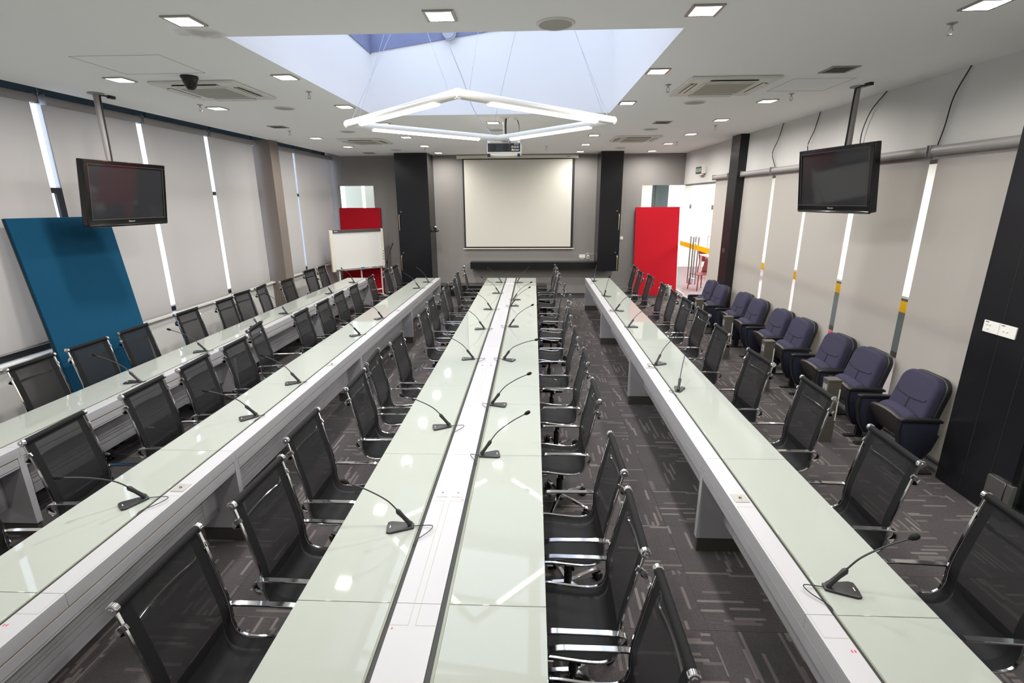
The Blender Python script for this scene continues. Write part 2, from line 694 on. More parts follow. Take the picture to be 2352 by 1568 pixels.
# bare beams above the painted well
bh = .26
bm_ = MB()
for (y0, y1) in ((HY1 - .015, HY1 + .08), (HY0 - .08, HY0 + .015)):
    bm_.prism([(HX0 - .08, roof_z(HX0)), (HX1 + .08, roof_z(HX1)), (HX1 + .08, roof_z(HX1) + bh), (HX0 - .08, roof_z(HX0) + bh)], 'y', y0, y1)
bm_.box(HX0 - .08, HX0 + .015, HY0, HY1, roof_z(HX0), roof_z(HX0) + bh)
bm_.box(HX1 - .015, HX1 + .08, HY0, HY1, roof_z(HX1), roof_z(HX1) + bh)
struct(bm_.build('trim_roof_beam', M_['beam'], smooth=False))
# glazing of the skylight: frame bars and panes
gz0, gz1 = roof_z(HX0) + bh, roof_z(HX1) + bh
sk = MB()
for y in (HY0, 5.1, 6.28, HY1):
    sk.prism([(HX0, gz0), (HX1, gz1), (HX1, gz1 + .06), (HX0, gz0 + .06)], 'y', y - .035, y + .035)
xm = .05
zm = roof_z(xm) + bh
sk.box(xm - .09, xm + .09, HY0, HY1, zm - .02, zm + .10)
win = struct(sk.build('window_skylight', M_['ac'], smooth=False))
for y0, y1 in ((HY0, 5.1), (5.1, 6.28), (6.28, HY1)):
    MB().prism([(HX0, gz0 + .06), (HX1, gz1 + .06), (HX1, gz1 + .07), (HX0, gz0 + .07)], 'y', y0, y1).build('pane', M_['pane'], win, smooth=False)

# ------------------------------------------------------------------ walls
# screen wall with a glazed opening at each end
wb = MB()
T = .14
wb.box(-5.6, -5.22, YB, YB + T, 0, 4.06)
wb.box(-5.22, -4.27, YB, YB + T, 2.88, 4.06)
wb.box(-4.27, 2.83, YB, YB + T, 0, CEIL + .05)
wb.box(2.83, XR + .1, YB, YB + T, 2.85, CEIL + .05)
struct(wb.build('wall_back', M_['wall_grey'], smooth=False))
p = struct(MB().box(-5.22, -4.27, YB + .06, YB + .07, 0, 2.88).build('window_1', M_['pane'], smooth=False))
p = struct(MB().box(2.83, XR, YB + .06, YB + .07, 0, 2.85).build('window_2', M_['pane'], smooth=False))
# right wall above the glass partition
wr = MB()
wr.box(XR, XR + .12, -1.4, YB, 2.86, CEIL + .05)
wr.box(XR, XR + .12, -1.4, 2.4, 0, 2.86)
struct(wr.build('wall_right', M_['wall_white'], smooth=False))
struct(MB().box(-5.6, XR + .12, -1.5, -1.4, 0, 4.06).build('wall_front', M_['corr_wall'], smooth=False))
# left wall: low parapet, ledge, glazing frame
struct(MB().box(-5.5, -5.36, -1.4, YB, 0, .88).build('wall_left', M_['wall_white'], smooth=False))
struct(MB().box(-5.5, -5.30, -1.4, 10.05, .88, .912).box(-5.5, -5.30, 10.38, YB, .88, .912).build('trim_window_ledge', M_['wall_white'], bevel=.004))
lf = MB()
ymull = [-1.38, .1, 1.55, 3.0, 4.42, 5.84, 7.44, 8.9, 10.2, 11.95, 13.76]
lf.box(-5.52, -5.44, -1.4, YB, .912, .98)
lf.box(-5.52, -5.44, -1.4, YB, 2.60, 2.66)
lf.box(-5.52, -5.44, -1.4, YB, 3.56, 3.64)
wleft = struct(lf.build('window_left', M_['frame_blk'], smooth=False))
for y in ymull:
    MB().box(-5.51, -5.46, y - .015, y + .015, .98, 3.56).build('mullion', M_['alu'], wleft, smooth=False)
for a, b in zip(ymull[:-1], ymull[1:]):
    MB().box(-5.49, -5.48, a + .02, b - .02, .98, 3.56).build('pane', M_['pane'], wleft, smooth=False)
    MB().box(-5.50, -5.47, a + .01, b - .01, 3.64, 4.06).build('spandrel', M_['spandrel'], wleft, smooth=False)
# an opening light's dark stile seen in the widest gap between the blinds
MB().box(-5.47, -5.44, 5.74, 5.83, .98, 2.60).build('stile', M_['frame_blk'], wleft, smooth=False)
# columns
struct(MB().box(-5.42, -5.06, 10.05, 10.38, 0, CEIL).build('column_left', M_['brown_col'], bevel=.003))
struct(MB().box(3.745, 4.05, 9.90, 10.32, 0, CEIL).build('column_right', M_['black_column'], bevel=.004))
cn = struct(MB().box(3.744, 4.1, 3.62, 4.30, 0, CEIL).build('column_near', M_['black_gloss'], bevel=.004))
for y in (3.80, 4.04):
    MB().box(3.742, 3.746, y - .002, y + .002, .02, CEIL - .02).build('joint', M_['dark_slot'], cn, smooth=False)
# glass partition along the corridor
gp = struct(MB().box(3.95, 3.99, 4.3, 9.9, 0, .05).box(3.95, 3.99, 10.32, YB, 0, .05).box(3.95, 3.99, 4.3, YB, 2.82, 2.86).build('window_right', M_['alu'], smooth=False))
gy = [4.3, 5.7, 7.1, 8.5, 9.9]
for a, b in zip(gy[:-1], gy[1:]):
    MB().box(3.965, 3.977, a + .003, b - .003, .05, 2.82).build('pane', M_['pane'], gp, smooth=False)
MB().box(3.978, 3.979, 4.31, 9.9, 1.31, 1.43).build('yellow_band', M_['yellow'], gp, smooth=False)
MB().box(3.90, 3.93, 13.05, 13.78, 0, .12).build('base_channel', M_['plate_w'], gp, bevel=.002)

# ------------------------------------------------------------------ glass doors to the corridor
dr = struct(MB().box(3.905, 3.915, 13.05, 13.78, .12, 2.85).build('door_1', M_['pane'], smooth=False))
MB().box(3.916, 3.917, 13.05, 13.78, 1.31, 1.43).build('yellow_band', M_['yellow'], dr, smooth=False)


def glass_door(name, y0, y1, hy):
    d = struct(MB().box(3.905, 3.915, y0 + .003, y1 - .003, .01, 2.30).build(name, M_['pane'], smooth=False))
    MB().box(3.905, 3.915, y0 + .003, y1 - .003, 2.305, 2.845).build('transom_pane', M_['pane'], d, smooth=False)
    MB().box(3.916, 3.917, y0 + .003, y1 - .003, 1.31, 1.43).build('yellow_band', M_['yellow'], d, smooth=False)
    for sx in (-1, 1):
        hb = MB().cyl((3.91 + sx * .06, hy, .47), (3.91 + sx * .06, hy, 1.62), .017, n=12)
        h = hb.build('pull_handle', M_['steel'], d)
        for z in (.62, 1.47):
            MB().cyl((3.91, hy, z), (3.91 + sx * .06, hy, z), .012, n=10).build('standoff', M_['chrome'], h)
    return d


d1 = glass_door('door_2', 12.52, 13.05, 12.63)
d2 = glass_door('door_3', 11.40, 12.52, 12.41)
for y in (13.11, 11.50):
    MB().box(3.895, 3.925, y - .05, y + .05, 2.27, 2.37).build('patch_fitting', M_['steel'], d1 if y > 12 else d2, bevel=.003)
MB().box(3.895, 3.925, 12.46, 12.58, .46, .52).build('lock_case', M_['chrome'], d2, bevel=.003)
# near door beside the black column
d4 = struct(MB().box(3.80, 3.812, 2.42, 3.60, .14, 2.86).build('door_4', M_['pane_dark'], smooth=False))
MB().box(3.785, 3.827, 2.42, 3.66, .035, .14).build('bottom_rail', M_['steel'], d4, bevel=.004)
MB().box(3.715, 3.745, 3.64, 3.80, .14, .335).build('patch_fitting', M_['steel'], d4, bevel=.008)
MB().box(3.715, 3.76, 3.58, 3.632, .14, .34).build('patch_fitting', M_['steel'], d4, bevel=.008)

# ------------------------------------------------------------------ rooms beyond the glass
struct(MB().box(3.97, 9.6, -1.4, 19.6, -.15, -.002).box(2.4, 3.97, 13.95, 19.6, -.15, -.002).build('floor_corridor', M_['corr_floor'], smooth=False))
cw = MB()
cw.box(9.5, 9.6, -1.4, 19.6, 0, 3.5).box(2.4, 9.6, 19.5, 19.6, 0, 3.5).box(3.98, 9.6, -1.5, -1.4, 0, 3.5).box(2.3, 2.4, 13.95, 19.6, 0, 3.5)
struct(cw.build('wall_corridor', M_['corr_wall'], smooth=False))
struct(MB().box(4.02, 9.6, -1.4, 19.6, 3.5, 3.56).box(2.3, 4.02, 13.95, 19.6, 3.5, 3.56).build('ceiling_corridor', M_['corr_wall'], smooth=False))
struct(MB().box(3.36, 3.42, 14.9, 15.0, 0, 3.5).box(3.44, 3.80, 14.9, 15.0, 0, 3.5).build('trim_corridor_post', M_['teal_grey'], smooth=False))
struct(MB().box(-5.6, 2.3, 19.5, 19.6, 0, 3.5).build('wall_side_room', M_['cream_wall'], smooth=False))
sr = MB().box(-5.0, -4.72, 15.3, 15.4, 0, 3.5).box(-4.64, -4.45, 15.2, 15.4, 0, 3.5).box(-4.43, -3.4, 15.3, 15.4, 0, 3.5).box(-5.6, -5.12, 15.3, 15.4, 0, 3.5).box(-3.4, -3.3, YB + T, 15.4, 0, 3.5)
struct(sr.build('wall_side_room', M_['cream_wall'], smooth=False))
struct(MB().box(-5.6, -3.3, YB + T, 15.4, 3.5, 3.56).build('ceiling_side_room', M_['corr_wall'], smooth=False))
struct(MB().box(-5.6, -3.3, 13.95, 15.4, -.15, -.002).build('floor_side_room', M_['corr_floor'], smooth=False))

# corridor furniture, seen through the glass
def cafe_chair(label, loc, rz):
    t = thing('cafe_chair', label, 'chair', loc, rz, 'maroon chairs in the corridor')
    MB().box(-.21, .21, -.21, .21, .43, .455).build('seat', M_['maroon'], t, bevel=.01)
    rows = []
    for k in range(6):
        z = .46 + .075 * k
        rows.append([(-.20 - .02 * k + .02 * (1 - (y / .2) ** 2) * -1, y, z) for y in (-.2, -.1, 0, .1, .2)])
    b = MB().grid(rows)
    o = b.build('backrest', M_['maroon'], t)
    md = o.modifiers.new('s', 'SOLIDIFY')
    md.thickness = .02
    for sx in (-1, 1):
        for sy in (-1, 1):
            MB().tube([(sx * .19, sy * .18, .43), (sx * .23, sy * .21, 0)], .017, 8, up=(1, 0, 0)).build('leg', M_['maroon'], t)
    return t


cafe_chair('maroon plastic chair just outside the glass doors', (4.75, 14.45, 0), R(200))
cafe_chair('maroon plastic chair at the white corridor table', (6.0, 17.6, 0), R(30))
t = thing('corridor_table', 'long white table with thin frame in the bright corridor', 'table', (6.6, 16.6, 0))
MB().box(-1.1, 1.1, -.4, .4, .71, .74).build('tabletop', M_['corr_wall'], t, bevel=.004)
for sx in (-1, 1):
    for sy in (-1, 1):
        MB().box(sx * 1.05 - .02, sx * 1.05 + .02, sy * .35 - .02, sy * .35 + .02, 0, .71).build('leg', M_['plate_w'], t)
t = thing('display_rack', 'white wire shelf rack with dark boxes beyond the doors', 'rack', (5.6, 15.05, 0), R(20))
for k in range(4):
    MB().box(-.5, .5, -.2, .2, .3 + .38 * k, .325 + .38 * k).build('shelf', M_['plate_w'], t)
for sx in (-1, 1):
    for sy in (-1, 1):
        MB().cyl((sx * .49, sy * .19, 0), (sx * .49, sy * .19, 1.55), .012, n=8).build('post', M_['plate_w'], t)
for k in range(3):
    for q in range(3):
        o = MB().box(-.13, .13, -.12, .12, 0, .24).build('storage_box', mat('dark_box_%d%d' % (k, q), lin(90 + 14 * q, 74 + 9 * k, 78), .7), None, bevel=.004)
        lo = Matrix.Rotation(R(20), 4, 'Z') @ Vector((-.32 + .32 * q, 0, .325 + .38 * k))
        o.location = Vector((5.6, 15.05, .002)) + lo
        o.rotation_euler = (0, 0, R(20))
        tag(o, '%s dark box on the %s shelf of the wire rack' % (('left', 'middle', 'right')[q], ('lowest', 'middle', 'upper')[k]), 'box', 'dark boxes on the corridor rack')
t = thing('lounge_stool', 'round red stool behind the glass partition and blinds', 'stool', (4.75, 7.9, 0))
MB().lathe([(0, .42), (.22, .42), (.25, .38), (.25, .12), (.23, .08), (0, .08)], n=20).build('cushion', M_['red'], t)
MB().lathe([(0, .08), (.2, .08), (.2, 0), (0, 0)], n=20).build('base', M_['kick'], t)
t = thing('counter', 'grey corridor counter with white top beyond the glass partition', 'counter', (6.2, 7.5, 0))
MB().box(-.35, .35, -2.8, 2.8, .1, .98).build('body', M_['teal_grey'], t, bevel=.004)
MB().box(-.40, .40, -2.85, 2.85, .98, 1.02).build('worktop', M_['plate_w'], t, bevel=.004)
MB().box(-.30, .30, -2.75, 2.75, 0, .1).build('kickplate', M_['kick'], t)

# ------------------------------------------------------------------ roller blinds
def blind(name, label, x, y0, y1, ztube, zbot, side, group):
    """side +1: room lies on the +x side"""
    t = thing(name, label, 'blind', (x, (y0 + y1) / 2, 0), 0, group)
    h = (y1 - y0) / 2
    MB().cyl((0, -h - .01, ztube), (0, h + .01, ztube), .045, n=16).build('roller_tube', M_['tube'], t)
    fx = -.03 * side
    rows = []
    for k in range(13):
        z = ztube - .02 - (ztube - .02 - zbot) * k / 12
        amp = .004 * (k / 12) ** 2
        rows.append([(fx + amp * math.sin(9 * j / 10 + x + y0), -h + .015 + (2 * h - .03) * j / 10, z) for j in range(11)])
    MB().grid(rows).build('blind_fabric', M_['blind'], t)
    MB().box(fx - .008, fx + .008, -h + .015, h - .015, zbot - .022, zbot).build('bottom_bar', M_['tube'], t, bevel=.003)
    for sy in (-1, 1):
        MB().box(-.05, .05, sy * (h + .012), sy * (h + .018), ztube - .05, ztube + .055).build('end_bracket', M_['alu'], t, bevel=.001)
    return t


LB = [(-1.3, 1.35), (1.42, 2.79), (2.84, 4.21), (4.26, 5.60), (5.71, 7.075), (7.135, 8.515), (8.575, 9.965), (10.43, 11.62), (11.685, 13.70)]
nb = len(LB)
for k, (a, b) in enumerate(LB):
    zb = 1.03 if k == 3 else .94
    wh = {8: 'grey roller blind of the window wall, beside the whiteboard corner', 7: 'narrow grey roller blind just beyond the taupe column',
          6: 'grey roller blind of the window wall just before the taupe column', 5: 'grey roller blind of the window wall, second before the taupe column',
          4: 'grey roller blind of the window wall behind the left television', 3: 'grey roller blind behind the blue board, hanging short of the ledge',
          2: 'grey roller blind nearest the camera that shows at the left edge', 1: 'grey roller blind left of the picture, second from the near wall',
          0: 'wide grey roller blind left of the picture at the near wall'}[k]
    blind('roller_blind', wh, XL + .03, a, b, 3.565, zb, 1, 'roller blinds on the window wall')
RB = [(4.32, 5.285, .08), (5.355, 6.455, .1), (6.525, 7.570, .1), (7.615, 8.64, .1), (8.71, 9.88, .1), (10.56, 11.38, .1)]
RL = ['grey roller blind beside the near black column', 'grey roller blind under the right television, nearer of two', 'grey roller blind behind the right television, farther of two',
      'grey roller blind of the right wall between two hanging cables', 'grey roller blind just before the black corner column of the right wall', 'narrow grey roller blind between black column and glass doors']
for k, (a, b, zb) in enumerate(RB):
    blind('roller_blind', RL[k], XR - .05, a, b, 2.93, zb, -1, 'roller blinds on the glass partition')

# black cables dropping from the ceiling to the right-hand blinds
def cable(name, label, pts, r=.006, parent=None, mt=None, sub=6):
    o = MB().tube(smooth_path(pts, sub), r, 6).build(name, mt or M_['cable'], parent)
    if label:
        tag(o, label, 'cable')
    return o


cable('blind_cable', 'black cable hanging to the blind nearest the right column', [(3.885, 5.12, 3.63), (3.865, 5.22, 3.4), (3.875, 5.27, 3.15), (3.88, 5.32, 2.97)])
cable('blind_cable', 'black cable bowed out behind the right television pole', [(3.88, 6.22, 3.63), (3.86, 6.42, 3.45), (3.86, 6.52, 3.2), (3.88, 6.49, 2.97)])
cable('blind_cable', 'black cable left of the right television', [(3.885, 7.56, 3.63), (3.87, 7.62, 3.4), (3.86, 7.72, 3.2), (3.88, 7.6, 2.97)])
cable('blind_cable', 'black cable beside the far black column on the white wall', [(3.885, 8.6, 3.63), (3.87, 8.68, 3.4), (3.86, 8.80, 3.2), (3.88, 8.68, 2.97)])
for k, y in enumerate((5.69, 7.16, 8.57, 11.69)):
    cable('blind_motor_cable', 'short black cable looping above window blind joint, %s from camera' % ORD[k + 1],
          [(-5.06, y + .02, 3.66), (-5.12, y - .1, 3.70), (-5.22, y - .04, 3.66), (XL + .03, y - .02, 3.60)])

# ------------------------------------------------------------------ conference tables
YN, YF = .46, 11.62
SEAMS = [YN + 1.375 * k for k in range(9)]
SEAMS[-1] = YF
SEAMS = [.46, 1.835, 3.21, 4.585, 5.96, 7.335, 8.71, 10.085, YF]
PED = [.46, 3.21, 5.96, 8.71, 11.565]
PLATES = [2.72, 5.20, 8.02, 10.81]


def outlet(t, x, y, sx=.085, sy=.085, mt='plate'):
    p = MB().box(x - sx / 2, x + sx / 2, y - sy / 2, y + sy / 2, .7498, .7535).build('outlet_plate', M_[mt], t, bevel=.0015)
    MB().lathe([(0, .7615), (.008, .760), (.011, .7535), (.011, .753)], (x, y, 0), 12).build('jack', M_['chrome'], p)
    for s in (-1, 1):
        MB().lathe([(0, .7545), (.0035, .7542), (.004, .7535)], (x, y + s * .03, 0), 8).build('screw', M_['steel'], p)


def lid_outline(t, x0, x1, y0, y1):
    g = MB()
    e = .0022
    g.box(x0, x1, y1 - e, y1, .7499, .7503).box(x0, x1, y0, y0 + e, .7499, .7503)
    if x0 > -90:
        pass
    return g


def side_table(label, Xf, s, name='conference_table'):
    """one-sided table; front face at Xf, chairs on the other side. s=+1: front looks to +x"""
    t = thing(name, label, 'table', (Xf, 0, 0), 0, 'long white one sided conference tables')
    X = lambda u: -s * u
    # carcass under the glass
    MB().box(X(.003), X(.568), YN, YF, .675, .7415).build('top_slab', M_['white_lam'], t, bevel=.002)
    # cable strip along the front
    for a, b in zip(SEAMS[:-1], SEAMS[1:]):
        MB().box(X(0), X(.116), a + .0008, b - .0008, .7415, .75).build('cable_strip', M_['white_lam'], t, bevel=.0012)
        MB().box(X(.137), X(.568), a + .0012, b - .0012, .7420, .75).build('glass_panel', M_['glass_top'], t, bevel=.0018)
    MB().box(X(.117), X(.136), YN, YF, .7415, .7445).build('cable_groove', M_['groove'], t)
    MB().box(X(.1295), X(.1365), YN, YF, .7415, .7492).build('groove_edge', M_['glass_edge'], t)
    for y in PLATES:
        outlet(t, X(.062), y)
        g = MB().box(X(.0115), X(.116), y - .088, y - .085, .7499, .7504).box(X(.0115), X(.014), y - 1.005, y - .088, .7499, .7504).box(X(.0115), X(.116), y - 1.008, y - 1.005, .7499, .7504)
        g.build('lid_joint', M_['grille'], t, smooth=False)
        MB().box(X(.085), X(.091), y - 1.075, y - 1.063, .7499, .7503).box(X(.098), X(.104), y - 1.075, y - 1.063, .7499, .7503).build('red_mark', M_['red_mark'], t, smooth=False)
    # front fascia boards, brown joint line, second band
    fz = [(a, b) for a, b in zip(PED[:-1], PED[1:])]
    for a, b in fz:
        mid = (a + b) / 2
        for c, d in ((a, mid), (mid, b if b < 11.5 else YF)):
            MB().box(X(0), X(.02), c + .0006, d - .0006, .676, .7413).build('fascia_board', M_['white_lam'], t, bevel=.001)
        a2, b2 = a + .025, b - .025
        MB().box(X(.006), X(.02), a2, b2, .6665, .676).build('joint_line', M_['wood_line'], t)
        MB().box(X(.001), X(.02), a2 + .002, b2 - .002, .612, .666).build('front_board', M_['white_lam'], t, bevel=.001)
        MB().box(X(.005), X(.02), a2 + .002, b2 - .002, .594, .610).build('lip_board', M_['white_lam'], t, bevel=.001)
        # recessed modesty panel of boards with open joints
        for z0, z1 in ((.404, .600), (.379, .398), (.334, .372), (.25, .327)):
            MB().box(X(.184), X(.20), a2 + .16, b2 - .16, z0, z1).build('slat', M_['white_lam'], t, bevel=.0015)
        MB().box(X(.201), X(.214), a2 + .14, b2 - .14, .262, .60).build('backing_board', M_['kick'], t)
        MB().box(X(.184), X(.20), a2, a2 + .158, .25, .66).build('filler_board', M_['white_lam'], t, bevel=.0015)
        MB().box(X(.184), X(.20), b2 - .158, b2, .25, .66).build('filler_board', M_['white_lam'], t, bevel=.0015)
    for y in PED:
        MB().box(X(.001), X(.34), y - .024, y + .024, .115, .6755).build('support_panel', M_['white_lam'], t, bevel=.0015)
        MB().box(X(.012), X(.33), y - .018, y + .018, 0, .115).build('kickplate', M_['kick'], t)
    MB().box(X(.02), X(.34), YF - .045, YF, .115, .6755).build('end_panel', M_['white_lam'], t, bevel=.0015)
    return t


side_table('long white glass-topped table nearest the window blinds', -3.812, 1)
side_table('long white glass-topped table second from the window blinds', -2.166, 1)
side_table('long white glass-topped table nearest the blue theatre seats', 1.20, -1)

t = thing('conference_table', 'wide white double-sided glass-topped table along the middle of the room', 'table', (-.499, 0, 0))
MB().box(-.566, .566, YN, YF, .70, .7415).build('top_slab', M_['white_lam'], t, bevel=.002)
for a, b in zip(SEAMS[:-1], SEAMS[1:]):
    MB().box(-.108, .094, a + .0008, b - .0008, .7415, .75).build('cable_strip', M_['white_lam'], t, bevel=.0012)
    for x0, x1 in ((-.566, -.138), (.132, .566)):
        MB().box(x0, x1, a + .0012, b - .0012, .7420, .75).build('glass_panel', M_['glass_top'], t, bevel=.0018)
for x0, x1, e0, e1 in ((-.137, -.109, -.1375, -.1285), (.095, .131, .119, .1315)):
    MB().box(x0, x1, YN, YF, .7415, .7445).build('cable_groove', M_['groove'], t)
    MB().box(e0, e1, YN, YF, .7415, .7492).build('groove_edge', M_['glass_edge'], t)
for y in PLATES:
    for x in (-.052, .042):
        outlet(t, x, y, .068, .085, 'plate_w')
    g = MB().box(-.107, -.026, y - .088, y - .085, .7499, .7504).box(-.0285, -.026, y - 1.005, y - .088, .7499, .7504).box(-.107, -.026, y - 1.008, y - 1.005, .7499, .7504)
    g.box(.004, .093, y - .088, y - .0865, .7499, .7504).box(.004, .0065, y - 1.005, y - .088, .7499, .7504).box(.004, .093, y - 1.008, y - 1.005, .7499, .7504)
    g.build('lid_joint', M_['grille'], t, smooth=False)
    MB().box(.070, .075, y - .075, y - .068, .7499, .7503).box(.080, .086, y - .076, y - .068, .7499, .7503).box(-.095, -.089, y - 1.03, y - 1.02, .7499, .7503).build('red_mark', M_['red_mark'], t, smooth=False)
MB().box(-.14, .14, YN + .1, YF - .1, .45, .70).build('cable_duct', M_['white_lam'], t, bevel=.002)
for y in PED:
    MB().box(-.30, .30, y - .024, y + .024, .115, .70).build('support_panel', M_['white_lam'], t, bevel=.0015)
    MB().box(-.28, .28, y - .018, y + .018, 0, .115).build('kickplate', M_['kick'], t)

# ------------------------------------------------------------------ mesh swivel chairs
HW = .2375
FO = .27   # seat centre lies .27 in front of the top rail
prof = [(0, 1.04), (.032, .90), (.062, .76), (.083, .655), (.089, .58), (.088, .52), (.103, .462), (.145, .430), (.21, .424), (.30, .432), (.40, .444), (.465, .440), (.50, .415), (.512, .385)]
path = smooth_path([(f - FO, 0, z) for f, z in prof], 4)


def off(y, d=0.0):
    return [Vector((p.x, y, p.z)) for p in path]


def chair_meshes():
    D = {}
    # woven sling, sagging slightly between the side rails
    ys = [-.175, -.11, 0, .11, .175]
    rows = [[(p.x + .006 * (1 - (y / .21) ** 2) * (-1 if p.z > .5 else 0), y, p.z - (.010 * (1 - (y / .21) ** 2) if p.z <= .5 else 0)) for y in ys] for p in path]
    D['sling'] = MB().grid(rows).mesh('sling', M_['mesh'])
    hb = MB()
    for sgn in (-1, 1):
        hb = MB()
        rows = [[(p.x + (-.002 if p.z > .5 else 0), sgn * y, p.z - (.003 if p.z <= .5 else 0) * (1 if y < .2 else 0)) for y in (.17, .20, .228)] for p in path]
        hb.grid(rows)
        D['hem_l' if sgn > 0 else 'hem_r'] = hb.mesh('hem', M_['hem'])
    k = len(path)
    # double layer of the seat pad and the pocket round the top rail
    seat = [p for p in path if p.z < .60]
    D['pad'] = MB().grid([[(p.x - .004, y, p.z - .022) for y in (-.17, 0, .17)] for p in seat]).mesh('seat_lining', M_['hem'])
    top = [p for p in path if p.z > .985]
    D['pocket'] = MB().grid([[(p.x - .006, y, p.z) for y in (-.22, 0, .22)] for p in top]).mesh('top_pocket', M_['hem'])
    fp = [(-.006, -.007), (.006, -.007), (.006, .007), (-.006, .007)]
    for nm, y in (('rail_l', HW), ('rail_r', -HW)):
        D[nm] = MB().sweep(off(y), fp, up=(0, 1, 0)).mesh('side_rail', M_['chrome'], bevel=.002, seg=1)
    D['top'] = MB().cyl((-FO, -HW + .006, 1.04), (-FO, HW - .006, 1.04), .0185, n=14).mesh('top_rail', M_['hem'])
    D['cap'] = MB().lathe([(0, .016), (.008, .016), (.010, .013), (.019, .013), (.0225, .010), (.0225, -.008), (.018, -.010)], n=16).mesh('end_cap', M_['chrome'])
    # bowed chrome brace behind the back
    zz = .915
    xr = .028 - FO
    pts = [(xr + .006, -HW, zz + .045), (xr - .02, -HW - .004, zz + .03), (xr - .042, -HW + .004, zz), (xr - .030, -HW + .05, zz - .02), (xr - .040, -.1, zz - .02), (xr - .044, 0, zz - .02)]
    pts = pts + [(x, -y, z) for (x, y, z) in reversed(pts[:-1])]
    D['brace'] = MB().sweep(smooth_path(pts, 4), [(-.006, -.013), (.006, -.013), (.006, .013), (-.006, .013)], up=(0, 0, 1)).mesh('back_brace', M_['chrome'], bevel=.002, seg=1)
    # arm loops
    for nm, sy in (('arm_l', 1), ('arm_r', -1)):
        y = sy * (HW + .012)
        pts = [(.078 - FO, y, .52), (.052 - FO, y, .558), (.060 - FO, y, .595), (.10 - FO, y, .607), (.20 - FO, y, .609), (.30 - FO, y, .608), (.395 - FO, y, .606), (.438 - FO, y, .588), (.452 - FO, y, .545), (.455 - FO, y, .49), (.455 - FO, y, .445)]
        D[nm] = MB().sweep(smooth_path(pts, 4), [(-.0155, -.0055), (.0155, -.0055), (.0155, .0055), (-.0155, .0055)], up=(0, 1, 0) if False else (0, 0, 1)).mesh('armrest', M_['chrome'])
        pr = [(-.0055, -.0155), (.0055, -.0155), (.0055, .0155), (-.0055, .0155)]
        D[nm] = MB().sweep(smooth_path(pts, 4), pr, up=(0, 1, 0)).mesh('armrest', M_['chrome'], bevel=.002, seg=1)
    D['bar'] = MB().sweep([(0, -HW, .422), (0, -HW + .05, .384), (0, HW - .05, .384), (0, HW, .422)], [(-.018, -.005), (.018, -.005), (.018, .005), (-.018, .005)]).mesh('seat_bracket', M_['chrome'], bevel=.002, seg=1)
    mech = MB().box(-.12, .15, -.085, .085, .335, .379).box(-.02, .0, .085, .20, .352, .364)
    D['mech'] = mech.mesh('tilt_mechanism', M_['plastic'], bevel=.006)
    D['lift'] = MB().lathe([(0, .338), (.014, .338), (.014, .25), (.026, .245), (.026, .10), (.034, .095), (.034, .062), (0, .062)], n=14).mesh('gas_lift', M_['plastic'])
    leg = MB().sweep([(.02, 0, .098), (.12, 0, .094), (.22, 0, .084), (.265, 0, .074), (.28, 0, .070)],
                     [[(-.019, -.013), (.019, -.013), (.014, .013), (-.014, .013)], [(-.017, -.011), (.017, -.011), (.012, .011), (-.012, .011)], [(-.015, -.009), (.015, -.009), (.011, .008), (-.011, .008)],
                      [(-.014, -.007), (.014, -.007), (.010, .006), (-.010, .006)], [(-.010, -.006), (.010, -.006), (.008, .004), (-.008, .004)]])
    D['leg'] = leg.mesh('base_leg', M_['chrome'], bevel=.002, seg=1)
    cs = MB()
    for y in (-.017, .017):
        cs.cyl((.265, y - .010, .027), (.265, y + .010, .027), .027, n=12)
    cs.cyl((.265, 0, .03), (.265, 0, .072), .007, n=8)
    cs.tube([(.242, 0, .045), (.250, 0, .056), (.265, 0, .060), (.282, 0, .055), (.290, 0, .043)], .008, 6, up=(0, 1, 0))
    D['caster'] = cs.mesh('caster', M_['plastic'])
    return D


CH = chair_meshes()


def make_chair(label, loc, rz, group):
    t = thing('mesh_chair', label, 'chair', loc, rz, group)
    link('mesh_sling', CH['sling'], t)
    link('sling_hem', CH['hem_l'], t)
    link('sling_hem', CH['hem_r'], t)
    link('seat_lining', CH['pad'], t)
    link('top_pocket', CH['pocket'], t)
    link('side_rail', CH['rail_l'], t)
    link('side_rail', CH['rail_r'], t)
    tr = link('top_rail', CH['top'], t)
    for sy in (-1, 1):
        c = link('end_cap', CH['cap'], tr, (-FO, sy * (HW + .002), 1.04))
        c.rotation_euler = (-sy * PI / 2, 0, 0)
    link('back_brace', CH['brace'], t)
    link('armrest', CH['arm_l'], t)
    link('armrest', CH['arm_r'], t)
    for x in (-.02, .13):
        link('seat_bracket', CH['bar'], t, (x, 0, 0))
    link('tilt_mechanism', CH['mech'], t)
    link('gas_lift', CH['lift'], t)
    a0 = random.uniform(-3, 3)
    for k in range(5):
        l = link('base_leg', CH['leg'], t)
        l.rotation_euler = (0, 0, R(a0 + 72 * k))
        link('caster', CH['caster'], l)
    return t


